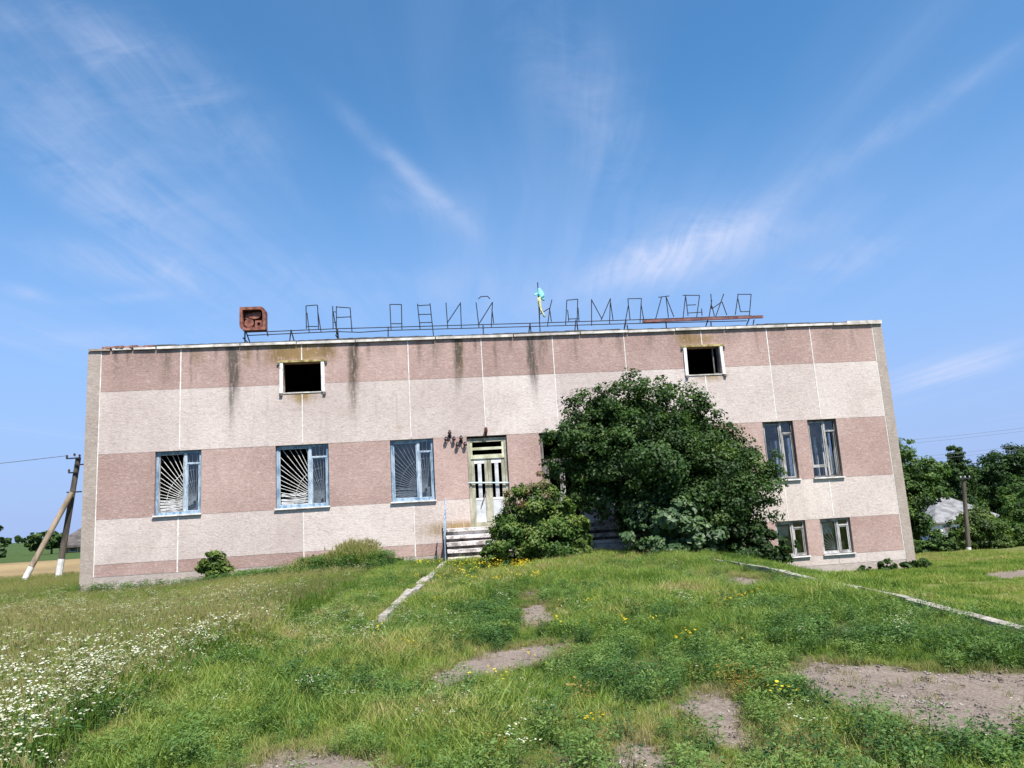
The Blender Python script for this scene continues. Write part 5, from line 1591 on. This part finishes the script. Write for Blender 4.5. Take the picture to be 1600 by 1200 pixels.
MSTONE = leaf_mat('pebble_crumbs', [(0, (.10, .08, .065)), (.5, (.24, .20, .175)), (1, (.36, .32, .285))], True, 0.0, 0.0)
c_stone = coll('pebble')
for i in range(3):
    r_ = np.random.default_rng(600 + i)
    V, F, T = [], [], []
    for j in range(7):
        c = np.r_[r_.uniform(-.10, .10, 2), 0]
        a = r_.uniform(.003, .011) * np.array([1.3, 1.0, .6])
        V_ = np.array([[-1, -1, -1], [1, -1, -1], [1, 1, -1], [-1, 1, -1], [-1, -1, 1], [1, -1, 1], [1, 1, 1], [-1, 1, 1]], float) * r_.uniform(.6, 1.1, (8, 3)) * a
        t = r_.uniform(0, 6.28)
        V_[:, :2] = V_[:, :2] @ np.array([[math.cos(t), -math.sin(t)], [math.sin(t), math.cos(t)]])
        V.append(V_ + c + np.array([0, 0, a[2] * .6]))
        F.append(np.array([(3, 2, 1, 0), (4, 5, 6, 7), (0, 1, 5, 4), (1, 2, 6, 5), (2, 3, 7, 6), (3, 0, 4, 7)]) + 8 * j)
        T.append(np.full(8, r_.random()))
    proto(c_stone, 'pebble_cluster', (np.concatenate(V), np.concatenate(F), np.concatenate(T)), MSTONE)


def scatter(name, col, X, Y, scl, tint, label, seed, sink=0.01, tilt=.12):
    r_ = np.random.default_rng(seed)
    n = len(X)
    Z = ground(X, Y) + (fbm(X * .9, Y * .9, 3) - .5) * 0.06 - sink
    me = bpy.data.meshes.new(name)
    me.vertices.add(n)
    me.vertices.foreach_set('co', np.stack([X, Y, Z], 1).astype(np.float32).ravel())
    a = me.attributes.new('rot', 'FLOAT_VECTOR', 'POINT')
    a.data.foreach_set('vector', np.stack([r_.normal(0, tilt, n), r_.normal(0, tilt, n), r_.uniform(0, 6.283, n)], 1).astype(np.float32).ravel())
    a = me.attributes.new('scl', 'FLOAT', 'POINT'); a.data.foreach_set('value', np.asarray(scl, np.float32))
    a = me.attributes.new('tint', 'FLOAT', 'POINT'); a.data.foreach_set('value', np.clip(tint, 0, 1).astype(np.float32))
    a = me.attributes.new('pick', 'INT', 'POINT'); a.data.foreach_set('value', r_.integers(0, 3, n).astype(np.int32))
    ob = bpy.data.objects.new(name, me)
    COL.objects.link(ob)
    ob['kind'] = 'stuff'
    tag(ob, label, 'vegetation')
    ng = bpy.data.node_groups.new(name, 'GeometryNodeTree')
    ng.interface.new_socket('Geometry', in_out='INPUT', socket_type='NodeSocketGeometry')
    ng.interface.new_socket('Geometry', in_out='OUTPUT', socket_type='NodeSocketGeometry')
    N = ng.nodes.new
    gi, go2 = N('NodeGroupInput'), N('NodeGroupOutput')
    ci = N('GeometryNodeCollectionInfo'); ci.inputs['Collection'].default_value = col
    ci.inputs['Separate Children'].default_value = True
    ci.inputs['Reset Children'].default_value = True
    ip = N('GeometryNodeInstanceOnPoints')
    ip.inputs['Pick Instance'].default_value = True

    def na(nm, ty):
        q = N('GeometryNodeInputNamedAttribute'); q.data_type = ty
        q.inputs['Name'].default_value = nm
        return [s for s in q.outputs if s.enabled][0]
    ng.links.new(gi.outputs[0], ip.inputs['Points'])
    ng.links.new(ci.outputs[0], ip.inputs['Instance'])
    ng.links.new(na('pick', 'INT'), ip.inputs['Instance Index'])
    ng.links.new(na('rot', 'FLOAT_VECTOR'), ip.inputs['Rotation'])
    ng.links.new(na('scl', 'FLOAT'), ip.inputs['Scale'])
    ng.links.new(ip.outputs[0], go2.inputs[0])
    md = ob.modifiers.new('scatter', 'NODES')
    md.node_group = ng
    return ob


def sample(n, x0, x1, y0, y1, dens, seed, near=True):
    """points with probability dens(x, y)"""
    r_ = np.random.default_rng(seed)
    X = r_.uniform(x0, x1, n); Y = r_.uniform(y0, y1, n)
    keep = r_.random(n) < dens(X, Y)
    return X[keep], Y[keep]


def free(X, Y):
    """where anything may grow: off the bare patches, the kerbs, the steps and the house"""
    f = 1 - bare_at(X, Y)
    f = f * (Y < 21.85)
    f = f * ~((X > .1) & (X < 5.3) & (Y > 19.6))
    kl = kerb_left_x(Y)
    f = f * ~((np.abs(X - kl) < .10) & (Y > 10.8) & (fbm(X * 2, Y * 2, 2) < .62))
    kr = np.interp(Y, [4.6, 7.2, 9.6, 13, 16.5, 20.4], [5.8, 5.93, 6.12, 6.1, 5.95, 5.75])
    f = f * ~((np.abs(X - kr) < .09) & (fbm(X * 2 + 4, Y * 2, 2) < .64))
    return f


def patch(X, Y, s, o=0.0):
    return fbm(X * s + o, Y * s + o * 1.7, 3)


# general grass of the ramp and its sides
rampw = lambda X, Y: ((X > meadow_x(Y)) & (X < 6.25))
X, Y = sample(95000, -3.6, 6.3, 2.6, 21.8, lambda x, y: free(x, y) * rampw(x, y) * np.clip(.45 + patch(x, y, .9) * .75, 0, 1), 1)
p_ = patch(X, Y, .55, 3.0)
kl = kerb_left_x(Y)
edge_near = ss(.0, 2.0, np.abs(X - 6.0))
sc_ = .38 + .50 * ss(.35, .68, p_) + rng.normal(0, .14, len(X))
nb_ = np.min([poly_sd(X, Y, P) for P in BARE], axis=0)
sc_ = sc_ * (.42 + .58 * ss(.0, .9, nb_))
kr_ = np.interp(Y, [4.6, 7.2, 9.6, 13, 16.5, 20.4], [5.8, 5.93, 6.12, 6.1, 5.95, 5.75])
sc_ = sc_ * (.72 + .28 * ss(.1, .8, np.minimum(np.abs(X - kr_), np.where(Y > 11, np.abs(X - kerb_left_x(Y)), 9))))
sc_ = np.where((X < kl) & (Y > 11), sc_ * .75, sc_)
ti = .43 + (patch(X, Y, .8, 11.) - .5) * 1.1 + (patch(X, Y, 2.6, 41.) - .5) * .6 + rng.normal(0, .16, len(X)) + .05 * ss(9, 4, Y) * (patch(X, Y, 1.4, 2.) > .52)
scatter('ramp_grass', c_mid, X, Y, np.clip(sc_ * (1 - .25 * ss(6.5, 4.5, Y)), .2, 1.1), ti, 'patchy green grass covering the old walkway', 1)
# trodden dry fringe round the bare patches
X, Y = sample(60000, -3, 6.3, 3, 20, lambda x, y: ((bare_at(x, y) > .02) & (bare_at(x, y) < .97)) * .55 + ((bare_at(x, y) > .9)) * .018 + (patch(x, y, .9, 6.) > .62) * .10, 2)
k_ = free(X, Y) > -1
scatter('dry_grass', c_dry, X, Y, rng.uniform(.25, .65, len(X)), rng.uniform(.2, .8, len(X)), 'straw coloured dry grass round the bare patches', 2)
# low lawn on the right
X, Y = sample(64000, 6.1, 22, 3.5, 30, lambda x, y: free(x, np.minimum(y, 21.8)) * ((y < 21.8) | (x > 14.6)) * np.clip(1.5 * patch(x, y, .9, 51.) - .05, .12, 1), 3)
ti = .47 + (patch(X, Y, .35, 5.) - .5) * 1.1 + (patch(X, Y, 1.6, 15.) - .5) * .8 + rng.normal(0, .12, len(X))
scatter('lawn_grass', c_short, X, Y, rng.uniform(.40, .85, len(X)) * (1 + .7 * (patch(X, Y, .8, 8.) > .56)), ti, 'short green lawn on the lower ground at the right', 3)
# tall meadow on the left
mead = lambda x, y: ss(.0, -.35, x - meadow_x(y) - (fbm(x * 1.3, y * 1.3, 2) - .5) * .7)
X, Y = sample(42000, -18, -1.4, 3, 33, lambda x, y: mead(x, y) * ((y < 21.7) | (x < -10.1)) * np.clip(1.15 - y / 45, .3, 1) * .8, 4)
fade = .80 + .25 * patch(X, Y, .6, 1.) - .18 * ss(8, 18, Y) + .0 * X
# the slope up to the wall foot stays lower
wall = ss(19.5, 21.6, Y) * (X > -10)
ti = .52 + (patch(X, Y, .45, 13.) - .5) * .9 + rng.normal(0, .08, len(X))
scatter('meadow_grass', c_tall, X, Y, np.clip((fade - .30 * wall) * (1 - .35 * ss(12, 17, Y)), .22, 1.4), ti, 'tall olive green meadow grass with seed heads on the left', 4)


def blob(X, Y, pts, r):
    """closeness to a polyline"""
    d = np.full(np.shape(X), 99.)
    for (a, b) in zip(pts[:-1], pts[1:]):
        ex, ey = b[0] - a[0], b[1] - a[1]
        t = np.clip(((X - a[0]) * ex + (Y - a[1]) * ey) / (ex * ex + ey * ey), 0, 1)
        d = np.minimum(d, np.hypot(X - a[0] - ex * t, Y - a[1] - ey * t))
    return np.exp(-(d / r) ** 2)


def white_d(x, y):
    strong = blob(x, y, [(-3.0, 5.0), (-3.15, 6.4), (-3.15, 7.5), (-2.95, 8.8), (-2.6, 9.9)], .36)
    strong = strong * (.35 + .65 * (patch(x, y, 2.0, 3.) > .40))
    pale = blob(x, y, [(-8.5, 14.2), (-5.6, 12.6), (-3.6, 11.8), (-2.6, 12.0)], 2.1) * .40 * (patch(x, y, .9, 17.) > .42)
    pale2 = blob(x, y, [(-7.5, 10.5), (-5.0, 8.6), (-3.9, 7.6)], 1.5) * .18
    few = .035 * (patch(x, y, .9, 9.) > .45)
    ramp_ = (x > meadow_x(y)) * (x < 6) * .022 * (patch(x, y, .8, 21.) > .52)
    kl_ = blob(x, y, [(-1.3, 9.6), (-1.7, 11.2), (-1.2, 10.2)], .7) * .18
    return np.clip(strong * .62 + (pale + pale2 + few) * mead(x, y) + ramp_ + kl_, 0, 1) * free(x, y)


X, Y = sample(26000, -13, 6, 3, 21, white_d, 5)
sc_ = np.where(X < meadow_x(Y), np.where(Y > 10.6, rng.uniform(.6, .95, len(X)), rng.uniform(.8, 1.25, len(X))), rng.uniform(.45, .8, len(X)))
scatter('white_wildflowers', c_white, X, Y, sc_, rng.uniform(.05, 1.0, len(X)) * np.where(Y > 11.0, .55, 1.0) * np.where(X > meadow_x(Y), .6, 1.0), 'drifts of white umbel wildflowers in the meadow', 5)
# dark broadleaf weeds in drifts
def weed_d(x, y):
    drift = [([(3.4, 8.3), (4.2, 7.9), (5.0, 7.2), (5.8, 6.6)], .42, .55), ([(.35, 9.2), (.65, 10.2), (.5, 11.4)], .34, .7), ([(1.35, 6.7), (1.6, 7.3), (2.3, 7.7)], .36, .5),
             ([(2.6, 4.6), (3.4, 4.4), (4.6, 4.3)], .32, .6), ([(-.9, 7.4), (-1.2, 8.6), (-.9, 9.6)], .45, .28), ([(2.5, 10.5), (3.5, 9.6), (4.8, 8.8)], .6, .22),
             ([(-2.3, 9.2), (-2.9, 8.4), (-2.9, 7.2)], .22, .6), ([(2.7, 5.5), (2.75, 6.4)], .18, .6), ([(5.6, 6.4), (5.9, 5.4)], .3, .6), ([(-.2, 6.6), (.3, 6.2)], .4, .15)]
    s = .012 + .05 * (patch(x, y, .7, 31.) > .60)
    for pts, r, a in drift:
        s = s + blob(x, y, pts, r) * a
    return np.clip(s, 0, 1) * free(x, y) * (x > meadow_x(y) - .4) * (x < 6.3)


X, Y = sample(30000, -3.5, 6.3, 3, 21, weed_d, 6)
scatter('dark_weeds', c_weed, X, Y, rng.uniform(.35, .8, len(X)), .36 + rng.normal(0, .18, len(X)), 'dark bluish green leafy weeds growing in drifts', 6)
# paler leafy weeds mixed all through the grass
X, Y = sample(26000, -3.2, 6.2, 3, 20.5, lambda x, y: free(x, y) * (x > meadow_x(y)) * np.clip((patch(x, y, 1.7, 61.) - .40) * 1.6, .02, .6) * np.clip(1.2 - y / 24, .2, 1), 16)
scatter('leafy_weeds', c_weed, X, Y, rng.uniform(.25, .75, len(X)), rng.uniform(.55, 1.0, len(X)), 'pale leafy weeds mixed through the grass', 16)
# pebbles and dry crumbs on the bare patches
X, Y = sample(60000, -2, 6.3, 4.4, 19, lambda x, y: (bare_at(x, y) > .25) * np.clip((patch(x, y, 1.6, 71.) - .42) * 1.5, .02, .4), 17)
scatter('pebbles', c_stone, X, Y, rng.uniform(.35, 1.0, len(X)) ** 2, rng.uniform(0, 1, len(X)), 'pebbles and crumbs lying on the bare patches', 17, sink=.012)
# drying golden weeds
def gold_d(x, y):
    s = blob(x, y, [(2.35, 6.6), (2.6, 6.3)], .22) * .8 + blob(x, y, [(.15, 7.9), (.3, 8.1)], .18) * .6 + .012 * (patch(x, y, .9, 44.) > .55)
    return np.clip(s, 0, 1) * free(x, y)


X, Y = sample(9000, -3, 6.2, 3, 19, gold_d, 7)
scatter('golden_weeds', c_gold, X, Y, rng.uniform(.5, 1.0, len(X)), rng.uniform(.1, .9, len(X)), 'yellowing low weeds beside the bare patches', 7)
def yel_d(x, y):
    s = blob(x, y, [(.6, 19.2), (1.6, 17.2), (1.0, 15.6)], .9) * .28 + blob(x, y, [(.5, 19.6), (2.0, 18.0)], .4) * .2 + .012 * (patch(x, y, 1., 14.) > .55)
    return np.clip(s, 0, 1) * free(x, y) * (x > -1)


X, Y = sample(7000, -1.2, 6, 3.5, 20, yel_d, 8)
scatter('yellow_wildflowers', c_yel, X, Y, rng.uniform(.6, 1.1, len(X)), rng.uniform(0, 1, len(X)), 'small yellow flowers in the grass before the steps', 8)
# rank weeds heaped against the wall, left of the steps
X, Y = sample(5000, -10, -1.2, 18.2, 21.8, lambda x, y: blob(x, y, [(-5.2, 21.4), (-3.2, 20.6), (-2.2, 20.3), (-1.95, 20.6)], .65) * .8 + blob(x, y, [(-9.5, 21.5), (-5.5, 21.4)], .3) * .35, 9)
hh = np.where(blob(X, Y, [(-3.0, 20.6), (-2.2, 20.3), (-2.0, 20.5)], .6) > .3, rng.uniform(.6, 1.6, len(X)), rng.uniform(.5, 1.0, len(X)))
scatter('wall_weeds', c_weed, X, Y, hh, .52 + rng.normal(0, .18, len(X)), 'rank olive weeds heaped against the wall left of the steps', 9)
X, Y = sample(2200, -4.6, -1.8, 20, 21.3, lambda x, y: blob(x, y, [(-3.4, 20.8), (-2.2, 20.5)], .5) * .5, 10)
scatter('wall_grass', c_tall, X, Y, rng.uniform(.6, 1.55, len(X)) * (.70 + .4 * ss(-3.2, -2.3, X)), .6 + rng.normal(0, .1, len(X)), 'tall seeding grass among the weeds by the wall', 10)
print('objects', len(bpy.data.objects))
